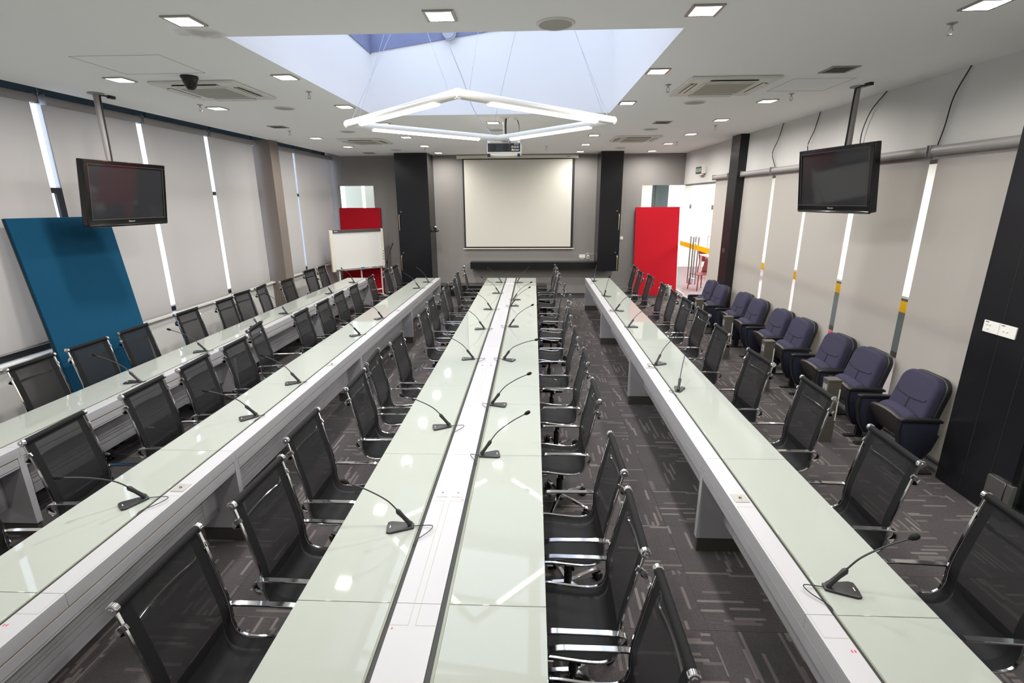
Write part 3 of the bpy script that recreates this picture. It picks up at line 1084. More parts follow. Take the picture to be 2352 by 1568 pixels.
CHAIRS = {
    'CR': [(.51, 11.447, .9), (.52, 10.754, -1), (.532, 9.996, .2), (.54, 8.673, -6.4), (.557, 7.603, -7), (.499, 6.61, -1.5), (.497, 5.551, 0), (.514, 4.648, -.4), (.502, 3.749, .3), (.508, 2.735, .7), (.495, 2.085, -1.3), (.519, 1.505, -.3)],
    'CL': [(-1.551, 11.145, 4.6), (-1.567, 10.225, 2), (-1.50, 9.37, 2.1), (-1.549, 8.74, .8), (-1.515, 8.09, 1.6), (-1.566, 7.47, -1.2), (-1.501, 6.591, .1), (-1.506, 5.272, -.5), (-1.554, 4.579, 4.8), (-1.503, 3.944, 1.3), (-1.559, 3.062, .2), (-1.487, 2.362, -1.3), (-1.555, 1.704, -.5)],
    'T2': [(-3.2, 11.48, -.6), (-3.195, 10.76, 3.7), (-3.236, 9.782, 3.8), (-3.183, 8.66, 1.8), (-3.182, 7.96, 2), (-3.157, 7.246, .6), (-3.171, 6.555, 1.9), (-3.369, 5.753, 11), (-3.196, 5.03, 1.8), (-3.201, 4.37, 3.8), (-3.201, 3.735, 2), (-3.227, 2.973, 3.7), (-3.22, 2.20, 3)],
    'T1': [(-4.88, 11.36, 1.3), (-4.90, 10.76, -4.4), (-4.73, 9.377, -1.6), (-4.834, 8.62, 8.7), (-4.837, 8.02, -2), (-4.755, 7.40, .2), (-4.778, 6.572, .5), (-4.776, 5.613, 1.5), (-4.76, 4.96, -1.6), (-4.77, 4.34, 1.5), (-4.80, 3.58, 1)],
    'T4': [(2.282, 11.334, -.7), (2.237, 10.50, -.5), (2.303, 9.90, -.3), (2.301, 8.855, -2.1), (2.293, 8.12, -2.8), (2.305, 7.46, .9), (2.294, 6.689, -.2), (2.193, 5.707, -1.2), (2.18, 4.673, 3.2), (2.28, 3.854, -.6), (2.226, 2.891, -2.8), (2.30, 2.10, -3), (2.25, 1.38, -2)],
}
CDESC = {'CR': 'right of the middle table', 'CL': 'left of the middle table', 'T2': 'at the table second from the windows', 'T1': 'at the table nearest the windows', 'T4': 'at the table nearest the theatre seats'}
for k, rows in CHAIRS.items():
    right = k in ('CR', 'T4')
    for n, (x, y, a) in enumerate(rows):
        th = R((180 if right else 0) + a)
        lx, ly = x + FO * math.cos(th), y + FO * math.sin(th)
        make_chair('black mesh chair %s, %s from the screen wall' % (CDESC[k], ORD[n + 1]), (lx, ly, 0), th, 'black mesh chairs ' + CDESC[k])

# ------------------------------------------------------------------ gooseneck microphones
def mic_meshes(L, H):
    D = {}
    out = [(-.012, -.020), (.020, -.030), (.115, -.052), (.135, -.045), (.138, 0), (.135, .045), (.115, .052), (.020, .030), (-.012, .020)]
    out = [(x - 0.0, y) for x, y in out]
    D['base'] = MB().prism(out, 'z', 0, .011).mesh('base_plate', M_['mic'], bevel=.003)
    D['dash'] = MB().box(.116, .120, -.011, .011, .0108, .0118).mesh('indicator', M_['plate_w'], smooth=False)
    ex, ez = min(.075, .2 * L + .012), .115
    bp = [(.006, 0, .0175), (.2 * ex + .004, 0, .034), (.6 * ex, 0, .07), (.92 * ex, 0, ez - .012), (ex, 0, ez)]
    D['barrel'] = MB().tube(bp, [.016, .0125, .0115, .0145, .008], 10, up=(0, 1, 0)).mesh('barrel', M_['mic'])
    cl = .045
    hx, hz = L, H
    mid1 = (ex + (hx - ex) * .22, 0, ez + (hz - ez) * .36)
    mid2 = (ex + (hx - ex) * .62, 0, ez + (hz - ez) * .74)
    pth = smooth_path([(ex * .9, 0, ez - .012), (ex, 0, ez), mid1, mid2, (hx, 0, hz)], 6)
    D['neck'] = MB().tube(pth, .0042, 6, up=(0, 1, 0)).mesh('gooseneck', M_['mic'])
    d = (pth[-1] - pth[-3]).normalized()
    p = pth[-1]
    D['head'] = MB().tube([p - d * .012, p - d * .006, p, p + d * .012, p + d * .026, p + d * .034, p + d * .037], [.004, .0065, .0115, .0135, .0130, .009, .002], 10, up=(0, 1, 0)).mesh('capsule', M_['rubber'])
    return D


_mc = {}
MICS = {
    'CL': [(-.683, 10.903, -.31, .15), (-.651, 9.599, -.33, .09), (-.682, 8.105, -.33, .12), (-.678, 6.812, -.29, -.01), (-.671, 5.43, -.34, -.02), (-.660, 3.664, -.33, -.09), (-.666, 2.38, -.32, -.05)],
    'CR': [(-.356, 10.875, .25, .16), (-.362, 8.931, .31, .14), (-.38, 8.394, .3, .1), (-.340, 6.949, .32, .06), (-.330, 5.431, .36, -.18), (-.365, 4.112, .33, -.03), (-.365, 3.191, .31, .06)],
    'T2': [(-2.305, 10.938, -.28, .12), (-2.34, 10.177, -.27, -.08), (-2.325, 7.467, -.18, -.3), (-2.336, 6.46, -.26, -.22), (-2.326, 4.624, -.27, -.11), (-2.325, 3.816, -.26, -.2), (-2.36, 2.599, -.22, -.26)],
    'T1': [(-3.955, 10.877, -.30, .15), (-3.96, 9.602, -.12, -.25), (-3.955, 7.723, -.34, .12), (-3.955, 6.875, -.33, .1), (-3.96, 5.666, -.3, -.14), (-3.955, 4.59, -.35, -.05)],
    'T4': [(1.345, 11.071, .07, .28), (1.335, 9.365, .09, -.03), (1.345, 8.077, .26, -.12), (1.350, 6.952, .33, .09), (1.340, 5.261, .27, .2), (1.370, 4.473, .14, .33), (1.373, 1.995, .3, -.04)],
}
MDESC = {'CL': 'left glass of the middle table', 'CR': 'right glass of the middle table', 'T2': 'table second from the windows', 'T1': 'table nearest the windows', 'T4': 'table nearest the theatre seats'}
for k, rows in MICS.items():
    for n, (x, y, dx, dy) in enumerate(rows):
        L = min(.40, max(.09, math.hypot(dx, dy)))
        H = .30 + (.33 - L) * .25
        key = round(L, 2)
        if key not in _mc:
            _mc[key] = mic_meshes(L, H)
        D = _mc[key]
        rz = math.atan2(dy, dx)
        if k == 'T4' and n == 1:
            rz = R(-40)
        t = thing('gooseneck_microphone', 'black gooseneck microphone on the %s, %s from the screen wall' % (MDESC[k], ORD[n + 1]), 'microphone', (x, y, .7509), rz, 'gooseneck microphones on the ' + MDESC[k])
        b = link('base_plate', D['base'], t)
        link('indicator', D['dash'], b)
        link('barrel', D['barrel'], t)
        link('gooseneck', D['neck'], t)
        link('capsule', D['head'], t)
        # lead running into the cable groove, with a loose loop
        sd = -1 if (dx > 0) else 1
        loop = random.uniform(.03, .075)
        gx = {'CL': -.622, 'CR': -.386, 'T2': -2.293, 'T1': -3.938, 'T4': 1.327}[k]
        Rz = Matrix.Rotation(-rz, 4, 'Z')
        wpts = [Vector((x, y, .009)), Vector((x + sd * .02, y, .007)), Vector((gx + sd * loop, y - .005, .014 + .008 * random.random())), Vector((gx + sd * loop * .9, y - loop * .8, .0145)), Vector((gx + sd * .004, y - loop * 1.5 - .02, .006)), Vector((gx, y - loop * 1.5 - .05, .0032))]
        lp = [Rz @ Vector((q.x - x, q.y - y, q.z)) for q in wpts]
        MB().tube(smooth_path(lp, 5), .0025, 5).build('lead', M_['cable'], t)

# ------------------------------------------------------------------ theatre seats along the right wall
def rounded_outline(wb, wt, h, rt, rb, n=8):
    pts = []
    def arc(cx, cy, r, a0, a1):
        for i in range(n + 1):
            a = R(a0 + (a1 - a0) * i / n)
            pts.append((cx + r * math.cos(a), cy + r * math.sin(a)))
    arc(-wb / 2 + rb, rb, rb, 180, 270)
    arc(wb / 2 - rb, rb, rb, 270, 360)
    arc(wt / 2 - rt, h - rt, rt, 0, 90)
    arc(-wt / 2 + rt, h - rt, rt, 90, 180)
    return pts


def seat_meshes():
    D = {}
    lean = Matrix.Translation((.165, 0, .37)) @ Matrix.Rotation(R(-15), 4, 'Y')
    D['cush'] = MB().prism(rounded_outline(.485, .46, .535, .125, .04), 'x', -.035, .075).xf(lean).mesh('back_cushion', M_['navy'], bevel=.032, seg=4)
    D['shell'] = MB().prism(rounded_outline(.51, .49, .55, .135, .05), 'x', -.070, -.012).xf(lean).mesh('back_shell', M_['plastic'], bevel=.015, seg=3)
    f = .0755
    s1 = smooth_path([(f, -.19, .315), (f + .001, -.16, .29), (f + .002, 0, .275), (f + .001, .16, .29), (f, .19, .315)], 5)
    D['seam1'] = MB().tube(s1, .0045, 6, up=(1, 0, 0)).xf(lean).mesh('seam', M_['seam'])
    D['seam2'] = MB().tube([(f + .001, 0, .275), (f + .002, 0, .15), (f, 0, .04)], .0045, 6, up=(1, 0, 0)).xf(lean).mesh('seam', M_['seam'])
    # tip-up seat, folded half way
    tl = Matrix.Translation((.255, 0, .305)) @ Matrix.Rotation(R(-66), 4, 'Y')
    D['seatc'] = MB().prism([(x, y) for x, y in ((0, -.225), (.19, -.232), (.225, -.20), (.25, -.1), (.258, 0), (.25, .1), (.225, .20), (.19, .232), (0, .225))], 'z', .015, .145).xf(tl).mesh('seat_cushion', M_['navy'], bevel=.055, seg=5)
    arcp = [(-.01, -.23), (.20, -.245), (.232, -.21), (.258, -.1), (.266, 0), (.258, .1), (.232, .21), (.20, .245), (-.01, .23)]
    D['under'] = MB().prism(arcp, 'z', -.03, .014).xf(tl).mesh('seat_shell', M_['seat_shell'], bevel=.012, seg=2)
    # arm: rest, upholstered panel, post, foot (y = 0 plane)
    D['rest'] = MB().prism([(.06, .535), (.09, .555), (.40, .562), (.445, .552), (.445, .530), (.40, .528), (.07, .518)], 'y', -.028, .028).mesh('armrest', M_['plastic'], bevel=.006)
    D['panel'] = MB().prism([(.09, .518), (.425, .527), (.432, .44), (.39, .26), (.33, .16), (.20, .16), (.13, .26), (.09, .40)], 'y', -.022, .022).mesh('side_panel', M_['navy_dk'], bevel=.006)
    rim = [(.432, 0, .527), (.440, 0, .44), (.397, 0, .255), (.335, 0, .150), (.195, 0, .150), (.122, 0, .26), (.082, 0, .40)]
    D['rim'] = MB().sweep(rim, [(-.026, -.006), (.026, -.006), (.026, .006), (-.026, .006)], up=(0, 1, 0)).mesh('panel_rim', M_['plastic'])
    rp = [(-.006, -.026), (.006, -.026), (.006, .026), (-.006, .026)]
    D['rim'] = MB().sweep(rim, rp, up=(0, 1, 0)).mesh('panel_rim', M_['plastic'])
    D['post'] = MB().box(.215, .285, -.02, .02, .018, .17).mesh('post', M_['plastic'], bevel=.004)
    D['foot'] = MB().box(.06, .40, -.028, .028, 0, .02).mesh('foot', M_['plastic'], bevel=.006)
    return D


SM = seat_meshes()


def theatre_seat(label, y, arms, x=3.80):
    t = thing('theatre_seat', label, 'seat', (x, y, 0), PI, 'navy tip-up theatre seats along the right wall')
    b = link('back_cushion', SM['cush'], t)
    link('seam', SM['seam1'], b)
    link('seam', SM['seam2'], b)
    link('back_shell', SM['shell'], t)
    link('seat_cushion', SM['seatc'], t)
    link('seat_shell', SM['under'], t)
    for ay in arms:
        ly = -(ay - y)
        for nm, key in (('armrest', 'rest'), ('side_panel', 'panel'), ('panel_rim', 'rim'), ('post', 'post'), ('foot', 'foot')):
            link(nm, SM[key], t, (0, ly, 0))
    return t


n = 0
pos = []
for (a, b) in ((9.48, 10.59), (8.01, 9.20), (6.61, 7.79), (5.14, 6.35)):
    mid = (a + b) / 2
    pos.append(((mid + b) / 2 + .005, [b, mid + .03]))
    pos.append(((a + mid) / 2 - .005, [a, mid - .03]))
pos.append((4.655, [4.95, 4.36]))
for k, (y, arms) in enumerate(pos):
    theatre_seat('navy tip-up theatre seat with black arms, %s from the glass doors' % ORD[k + 1] if k < 8 else 'navy tip-up theatre seat standing alone beside the near black column', y, arms, 3.715 if k < 2 else 3.80)
for k, y in enumerate((9.37, 7.93, 6.50, 5.03)):
    t = thing('socket_pedestal', 'narrow grey floor pedestal with socket, %s from the glass doors' % ORD[k + 1], 'pedestal', (3.115, y, 0), 0, 'grey socket pedestals before the theatre seats')
    MB().box(-.065, .065, -.052, .052, 0, .675).build('body', M_['box_grey'], t, bevel=.002)
    MB().box(-.068, .068, -.055, .055, .675, .70).build('cap', M_['box_grey'], t, bevel=.003)
    p = MB().box(-.0685, -.065, -.036, .036, .55, .64).build('outlet_plate', M_['plate'], t, bevel=.001)
    MB().cyl((-.0685, 0, .595), (-.073, 0, .595), .009, n=10).build('jack', M_['chrome'], p)
    MB().box(.052, .064, -.0565, -.052, .25, .60).build('cable_cover', M_['cream'], t, bevel=.001)

# ------------------------------------------------------------------ televisions
def television(label, loc, rz, pole, tilt):
    t = thing('television', label, 'television', loc, rz)
    W, H = .545, .343
    Mx = Matrix.Rotation(R(tilt), 4, 'Y')
    MB().box(-.075, -.004, -W, W, -H, H).xf(Mx).build('cabinet', M_['tv_frame'], t, bevel=.012, seg=3)
    fr = MB()
    b = .045
    fr.box(-.006, .012, -W, W, H - b, H).box(-.006, .012, -W, W, -H, -H + .075)
    fr.box(-.006, .012, -W, -W + b, -H + .075, H - b).box(-.006, .012, W - b, W, -H + .075, H - b)
    fo = fr.xf(Mx).build('bezel', M_['tv_frame'], t, bevel=.004)
    MB().box(-.004, .002, -W + b, W - b, -H + .075, H - b).xf(Mx).build('screen', M_['tv_screen'], t, smooth=False)
    li = MB()
    e = .004
    li.box(.0, .0135, -W + b - e, W - b + e, H - b, H - b + e).box(.0, .0135, -W + b - e, W - b + e, -H + .075 - e, -H + .075)
    li.box(.0, .0135, -W + b - e, -W + b, -H + .075, H - b).box(.0, .0135, W - b, W - b + e, -H + .075, H - b)
    li.xf(Mx).build('inner_trim', M_['kick'], t, smooth=False)
    # rounded speaker lip below the picture
    pts = [(.010 - .012 * (y / W) ** 2, y, -H + .008 - .0) for y in [-W + .01 + (2 * W - .02) * k / 14 for k in range(15)]]
    MB().tube(pts, .017, 10).xf(Mx).build('speaker_lip', M_['tv_frame'], t)
    lg = text_mesh('Panasonic', .022, M_['silver_text'], 'logo', t)
    lg.matrix_local = Mx @ Matrix.Translation((.0128, 0, -H + .046)) @ Matrix.Rotation(PI / 2, 4, 'Z') @ Matrix.Rotation(PI / 2, 4, 'X')
    inv = Matrix.Rotation(-rz, 4, 'Z')
    pl = inv @ (Vector(pole) - Vector((loc[0], loc[1], 0)))
    zt = CEIL - loc[2]
    MB().cyl((pl.x, pl.y, -.15), (pl.x, pl.y, zt), .030, n=14).build('ceiling_pole', M_['tube'], t)
    MB().lathe([(0, zt), (.075, zt), (.075, zt - .012), (.035, zt - .02)], (pl.x, pl.y, 0), 18).build('ceiling_flange', M_['tube'], t)
    MB().box(pl.x - .02, -.070, pl.y - .14, pl.y + .14, -.12, .12).build('mount_plate', M_['plastic'], t, bevel=.003)
    cpts = [(pl.x + .02, pl.y + .14, zt - .015), (pl.x + .03, pl.y + .05, zt - .02), (pl.x + .034, pl.y + .01, zt - .06), (pl.x + .036, pl.y + .0, zt * .5), (pl.x + .034, pl.y - .01, .2), (pl.x + .02, pl.y, -.05)]
    MB().tube(smooth_path(cpts, 5), .008, 6, up=(0, 1, 0)).build('cable', M_['cable'], t)
    MB().box(pl.x, pl.x + .04, pl.y + .13, pl.y + .21, zt - .03, zt).build('plug', M_['plastic'], t, bevel=.003)
    return t


television('black flat television on a ceiling pole by the window blinds', (-4.60, 5.755, 2.585), R(-3), (-4.715, 5.72, 0), 8)
television('black flat television on a ceiling pole by the right wall', (3.275, 5.91, 2.69), R(189.3), (3.405, 5.95, 0), 7)

# ------------------------------------------------------------------ felt boards
def board(name, label, mt, verts_bottom, verts_top, thick, nrm):
    """leaning panel: bottom-left, bottom-right, top-right, top-left corners"""
    a, b = [Vector(q) for q in verts_bottom]
    d, c = [Vector(q) for q in verts_top]
    nx = Vector(nrm).normalized() * thick
    t = thing(name, label, 'board', ((a + b) / 2)[:])
    o0 = Vector(t.location)
    q = MB().add([p - o0 for p in (a, b, c, d)] + [p + nx - o0 for p in (a, b, c, d)], [(0, 3, 2, 1), (4, 5, 6, 7), (0, 1, 5, 4), (1, 2, 6, 5), (2, 3, 7, 6), (3, 0, 4, 7)])
    q.build('felt_face', mt, t, bevel=.006)
    bk = MB().add([p - nx * .5 - o0 for p in (a, b, c, d)] + [p - nx * .02 - o0 for p in (a, b, c, d)], [(0, 3, 2, 1), (4, 5, 6, 7), (0, 1, 5, 4), (1, 2, 6, 5), (2, 3, 7, 6), (3, 0, 4, 7)])
    bk.build('backing', M_['seat_shell'], t)
    return t


board('felt_board', 'tall blue felt board leaning on the window ledge', M_['blue'], [(-4.95, 4.885, .0), (-4.99, 6.15, .0)], [(-5.25, 4.885, 2.345), (-5.25, 6.135, 2.33)], .03, (1, 0, .12))
board('felt_board', 'tall red felt board standing behind the whiteboard', M_['red'], [(-5.21, 13.52, 0), (-4.09, 13.52, 0)], [(-5.215, 13.74, 2.315), (-4.10, 13.74, 2.31)], .03, (0, -1, .08))
board('felt_board', 'tall red felt board leaning before the glass by the doors', M_['red'], [(2.69, 13.50, 0), (3.83, 13.50, 0)], [(2.675, 13.74, 2.295), (3.82, 13.74, 2.30)], .03, (0, -1, .08))

# ------------------------------------------------------------------ copyboard on its stand
ang = math.atan2(.9, 1.07)
t = thing('whiteboard', 'white copyboard with cream side frames on a wheeled stand', 'whiteboard', (-4.505, 12.85, 0), ang)
hw = .70
MB().box(-hw + .07, hw - .06, -.02, .02, .83, 1.74).build('writing_surface', M_['board_w'], t, bevel=.002)
MB().box(-hw, -hw + .085, -.05, .035, .775, 1.80).build('side_frame', M_['cream'], t, bevel=.008)
MB().box(hw - .065, hw, -.05, .035, .775, 1.80).build('side_frame', M_['cream'], t, bevel=.008)
top = MB().box(-hw + .085, hw - .065, -.055, .035, 1.735, 1.80).build('top_rail', M_['kick'], t, bevel=.006)
MB().box(-hw + .12, -hw + .20, -.0565, -.054, 1.758, 1.778).build('badge', M_['silver_text'], top)
MB().box(-hw + .085, hw - .065, -.045, .035, .80, .835).build('bottom_rail', M_['alu'], t, bevel=.004)
MB().box(-.45, .55, -.12, -.045, .795, .806).box(-.45, .55, -.125, -.118, .795, .82).build('pen_tray', M_['alu'], t, bevel=.002)
pnl = MB().box(hw - .055, hw - .012, -.056, -.049, .95, 1.30).build('control_panel', M_['plate_w'], t, bevel=.003)
for k in range(4):
    MB().box(hw - .045, hw - .022, -.0585, -.0555, 1.0 + .07 * k, 1.03 + .07 * k).build('button', M_['kick'], pnl)
for x in (-.52, 0.05, .60):
    MB().cyl((x, .01, .06), (x, .01, .80), .018, n=10).build('leg', M_['plate_w'], t)
for x in (-.52, .60):
    ft = MB().box(x - .02, x + .02, -.28, .28, .045, .075).build('foot_bar', M_['plate_w'], t, bevel=.004)
    for y in (-.26, .26):
        MB().cyl((x - .012, y, .024), (x + .012, y, .024), .024, n=12).build('caster', M_['plastic'], ft)
MB().box(-.52, .60, 0, .02, .20, .23).build('cross_bar', M_['plate_w'], t, bevel=.003)
TW = Matrix.Translation((-4.505, 12.85, 0)) @ Matrix.Rotation(ang, 4, 'Z')


def on_tray(name, label, cat, lx, mb, mt):
    o = thing(name, label, cat, (TW @ Vector((lx, -.083, .8062)))[:], ang)
    return o


e = on_tray('board_eraser', 'blue and yellow eraser on the whiteboard tray', 'eraser', .02, None, None)
MB().box(-.02, .085, -.025, .025, .008, .04).build('handle', M_['eraser'], e, bevel=.004)
MB().box(-.055, -.0205, -.025, .025, .008, .04).build('band', M_['eraser_y'], e, bevel=.004)
MB().box(-.055, .085, -.025, .025, 0, .008).build('felt_pad', M_['kick'], e)
for k, (lx, mc) in enumerate(((.27, 'plate_w'), (.40, 'mic'))):
    e = on_tray('marker_pen', ('white' if k == 0 else 'black') + ' marker pen lying on the whiteboard tray', 'marker', lx, None, None)
    MB().cyl((-.05, 0, .009), (.035, 0, .009), .009, n=10).build('barrel', M_[mc], e)
    MB().cyl((.0355, 0, .009), (.065, 0, .009), .0095, n=10).build('cap', M_['mic' if k == 0 else 'plate_w'], e)

# microphone stand beside the board
t = thing('microphone_stand', 'black tripod microphone stand beside the whiteboard', 'stand', (-3.74, 12.78, 0))
MB().cyl((0, 0, .16), (0, 0, .98), .011, n=10).build('pole', M_['plastic'], t)
MB().cyl((0, 0, .60), (0, 0, .66), .018, n=10).build('clutch', M_['plastic'], t)
for k in range(3):
    a = R(30 + 120 * k)
    MB().tube([(0, 0, .20), (.12 * math.cos(a), .12 * math.sin(a), .10), (.30 * math.cos(a), .30 * math.sin(a), .012)], .008, 8).build('leg', M_['plastic'], t)
bm2 = MB().cyl((-.10, 0, .80), (.13, 0, 1.36), .008, n=8).build('boom', M_['plastic'], t)
MB().cyl((.105, 0, 1.30), (.175, 0, 1.46), .011, .016, n=10).build('microphone', M_['plastic'], t)
MB().lathe([(0, 1.02), (.02, 1.015), (.022, .98), (.014, .95)], n=10).build('swivel', M_['plastic'], t)

# waste bin
t = thing('waste_bin', 'small steel waste bin before the red felt board', 'bin', (3.42, 12.88, 0))
MB().lathe([(0, .012), (.098, .012), (.10, 0), (.103, 0), (.125, .37), (.119, .372), (.101, .02)], n=24).build('body', M_['steel'], t)
MB().tube([(.124 * math.cos(2 * PI * k / 24), .124 * math.sin(2 * PI * k / 24), .372) for k in range(24)], .006, 6, closed=True).build('rim', M_['chrome'], t)

# ------------------------------------------------------------------ screen wall: cabinets, shelf, plinth, projection screen
def tall_cabinet(label, x0, x1, z0, hx):
    t = thing('tall_cabinet', label, 'cabinet', ((x0 + x1) / 2, YB, 0))
    h = (x1 - x0) / 2
    d = .75
    MB().box(-h, h, -d + .022, -.001, z0, CEIL - .002).build('carcass', M_['black_column'], t, bevel=.002)
    zs = [z0, 1.10, CEIL - .002]
    for k in range(2):
        dd = MB().box(-h + .001, h - .001, -d, -d + .02, zs[k] + .002, zs[k + 1] - .002).build('door', M_['black_gloss'], t, bevel=.002)
        cz = .92 if k == 0 else 1.95
        pl = [(hx, -d, cz + .20), (hx, -d - .035, cz + .17), (hx, -d - .038, cz), (hx, -d - .035, cz - .17), (hx, -d, cz - .20)]
        MB().tube(smooth_path(pl, 4), .011, 8, up=(1, 0, 0)).build('handle', M_['brass'], dd)
        kx = hx + (.05 if hx < 0 else -.05)
        MB().cyl((kx, -d, cz + .27), (kx, -d - .012, cz + .27), .014, n=10).build('lock', M_['brass'], dd)
    return t


tall_cabinet('tall black gloss cabinet standing left of the projection screen', -3.466, -2.641, .02, -.37)
tall_cabinet('tall black gloss cabinet hung right of the projection screen', 1.645, 2.19, .714, .225)
t = thing('wall_shelf', 'long black floating shelf under the projection screen', 'shelf', (-.02, YB, 0))
MB().box(-1.67, 1.664, -.34, -.001, .712, .895).build('body', M_['black_column'], t, bevel=.004)
t = thing('low_plinth', 'low black plinth box along the foot of the screen wall', 'plinth', (-1.13, YB, 0))
MB().box(-1.505, 1.5, -.39, -.001, 0, .265).build('body', M_['black_column'], t, bevel=.004)
MB().box(-1.505, 1.5, -.40, -.001, .265, .285).build('top_board', M_['kick'], t, bevel=.003)

t = thing('projection_screen', 'large pull-down projection screen with black border', 'screen', (-.43, YB, 0))
MB().box(-1.56, 1.56, -.085, -.002, 3.53, 3.612).build('case', M_['cream'], t, bevel=.006)
for sx in (-1, 1):
    MB().box(sx * 1.56, sx * 1.575, -.09, -.002, 3.525, 3.616).build('end_cap', M_['plate_w'], t, bevel=.003)
MB().box(-1.435, 1.49, -.056, -.052, 1.235, 3.53).build('border', M_['dark_slot'], t, smooth=False)
MB().box(-1.392, 1.425, -.0585, -.0565, 1.28, 3.505).build('picture_area', M_['screen_w'], t, smooth=False)
MB().cyl((-1.47, -.055, 1.225), (1.52, -.055, 1.225), .014, n=10).build('weight_bar', M_['cream'], t)
MB().box(1.28, 1.36, -.087, -.084, 3.553, 3.563).build('badge', M_['kick'], t)

# sockets and cables on the screen wall
t = thing('wall_socket', 'white twin socket with cables above the black shelf', 'socket', (1.33, YB, 1.02))
MB().box(-.085, .085, -.012, -.0005, -.045, .045).build('plate', M_['plate_w'], t, bevel=.002)
MB().tube(smooth_path([(-.05, -.012, -.02), (-.04, -.035, -.065), (0, -.035, -.075), (.04, -.03, -.06), (.05, -.012, -.02)], 5), .006, 6).build('cable', M_['plate_w'], t)
MB().tube(smooth_path([(.06, -.012, .02), (.10, -.03, .06), (.14, -.03, .09), (.20, -.02, .06), (.24, -.01, .05), (.30, -.008, .07)], 5), .005, 6).build('cable', M_['plate_w'], t)
t = thing('wall_socket', 'cream outlet with dark port beside the twin socket', 'socket', (1.485, YB, 1.00))
MB().box(-.037, .037, -.03, -.0005, -.055, .055).build('body', M_['cream'], t, bevel=.003)
MB().box(-.014, .014, -.032, -.030, -.035, .010).build('port', M_['kick'], t)
MB().tube(smooth_path([(-.01, -.02, .055), (-.01, -.025, .075), (-.02, -.02, .10)], 5), .006, 6).build('plug', M_['plate_w'], t)
t = thing('light_switch', 'small white switch on the wall beside the right black cabinet', 'switch', (2.36, YB, 1.50))
MB().box(-.04, .04, -.012, -.0005, -.04, .04).build('plate', M_['plate_w'], t, bevel=.002)
MB().box(-.012, .012, -.016, -.012, -.02, .02).build('rocker', M_['plate_w'], t, bevel=.001)

# conference camera on a bracket at the side of the left cabinet
t = thing('video_camera', 'silver conference camera on a bracket at the left black cabinet', 'camera', (-2.56, 13.30, 1.70))
MB().box(-.0815, .05, -.05, .05, 0, .015).build('bracket', M_['plastic'], t, bevel=.003)
MB().box(-.06, .09, -.065, .065, .015, .045).build('base', M_['plastic'], t, bevel=.008)
MB().lathe([(0, .16), (.035, .155), (.052, .125), (.055, .10), (.045, .065), (.03, .045), (0, .045)], n=16).build('head', M_['steel'], t)
MB().cyl((.015, -.045, .105), (.018, -.075, .103), .028, .026, n=14).build('lens', M_['plastic'], t)

# exit sign
t = thing('exit_sign', 'dark green exit sign box with red lamp above the glass doors', 'sign', (XR, 12.35, 3.13))
MB().box(-.10, -.001, -.22, .22, -.075, .085).build('housing', M_['plate_w'], t, bevel=.006)
MB().box(-.104, -.0995, -.19, .215, -.072, .08).build('face', M_['sign_green'], t, smooth=False)
tx = text_mesh('KELUAR', .115, M_['plate_w'], 'lettering', t)
tx.matrix_local = Matrix.Translation((-.1045, .012, .002)) @ Matrix.Rotation(-PI / 2, 4, 'Z') @ Matrix.Rotation(PI / 2, 4, 'X') @ Matrix.Scale(.85, 4, (1, 0, 0))
MB().lathe([(0, -.012), (.008, -.010), (.010, 0)], (-.07, -.17, -.076), 10).build('red_lamp', M_['red_led'], t)
MB().box(-.08, -.02, -.16, .10, -.11, -.077).build('bracket', M_['cream'], t, bevel=.002)

# switch plate on the near black column
t = thing('light_switch', 'wide white double switch plate on the near black column', 'switch', (3.744, 4.05, 1.48))
MB().box(-.010, -.0002, -.145, .145, -.048, .048).build('plate', M_['plate_w'], t, bevel=.002)
MB().box(-.0108, -.0095, -.0012, .0012, -.048, .048).build('joint', M_['grille'], t)
for dy, dz in ((.115, .02), (.085, .02), (.10, -.015), (-.04, .0), (-.075, .0)):
    MB().lathe([(0, .006), (.007, .005), (.009, 0)], n=10).xf(Matrix.Translation((-.0105, dy, dz)) @ Matrix.Rotation(-PI / 2, 4, 'Y')).build('push_button', M_['plate_w'], t)
for dy in (.115, -.03):
    MB().box(-.0108, -.0098, dy - .016, dy + .016, .034, .040).build('print', M_['kick'], t, smooth=False)
t = thing('wall_socket', 'small white floor-level socket behind the single theatre seat', 'socket', (3.855, 4.34, .30))
MB().box(-.012, 0, -.03, .03, -.05, .05).build('plate', M_['plate_w'], t, bevel=.002)
MB().box(-.014, -.012, -.01, .01, -.02, .01).build('port', M_['kick'], t)
t = thing('light_switch', 'dark switch plate on the far black column', 'switch', (3.744, 10.14, 1.52))
MB().box(-.006, -.0002, -.06, .06, -.04, .04).build('plate', M_['kick'], t, bevel=.001)
MB().box(-.009, -.006, -.015, .015, -.02, .02).build('rocker', M_['kick'], t)

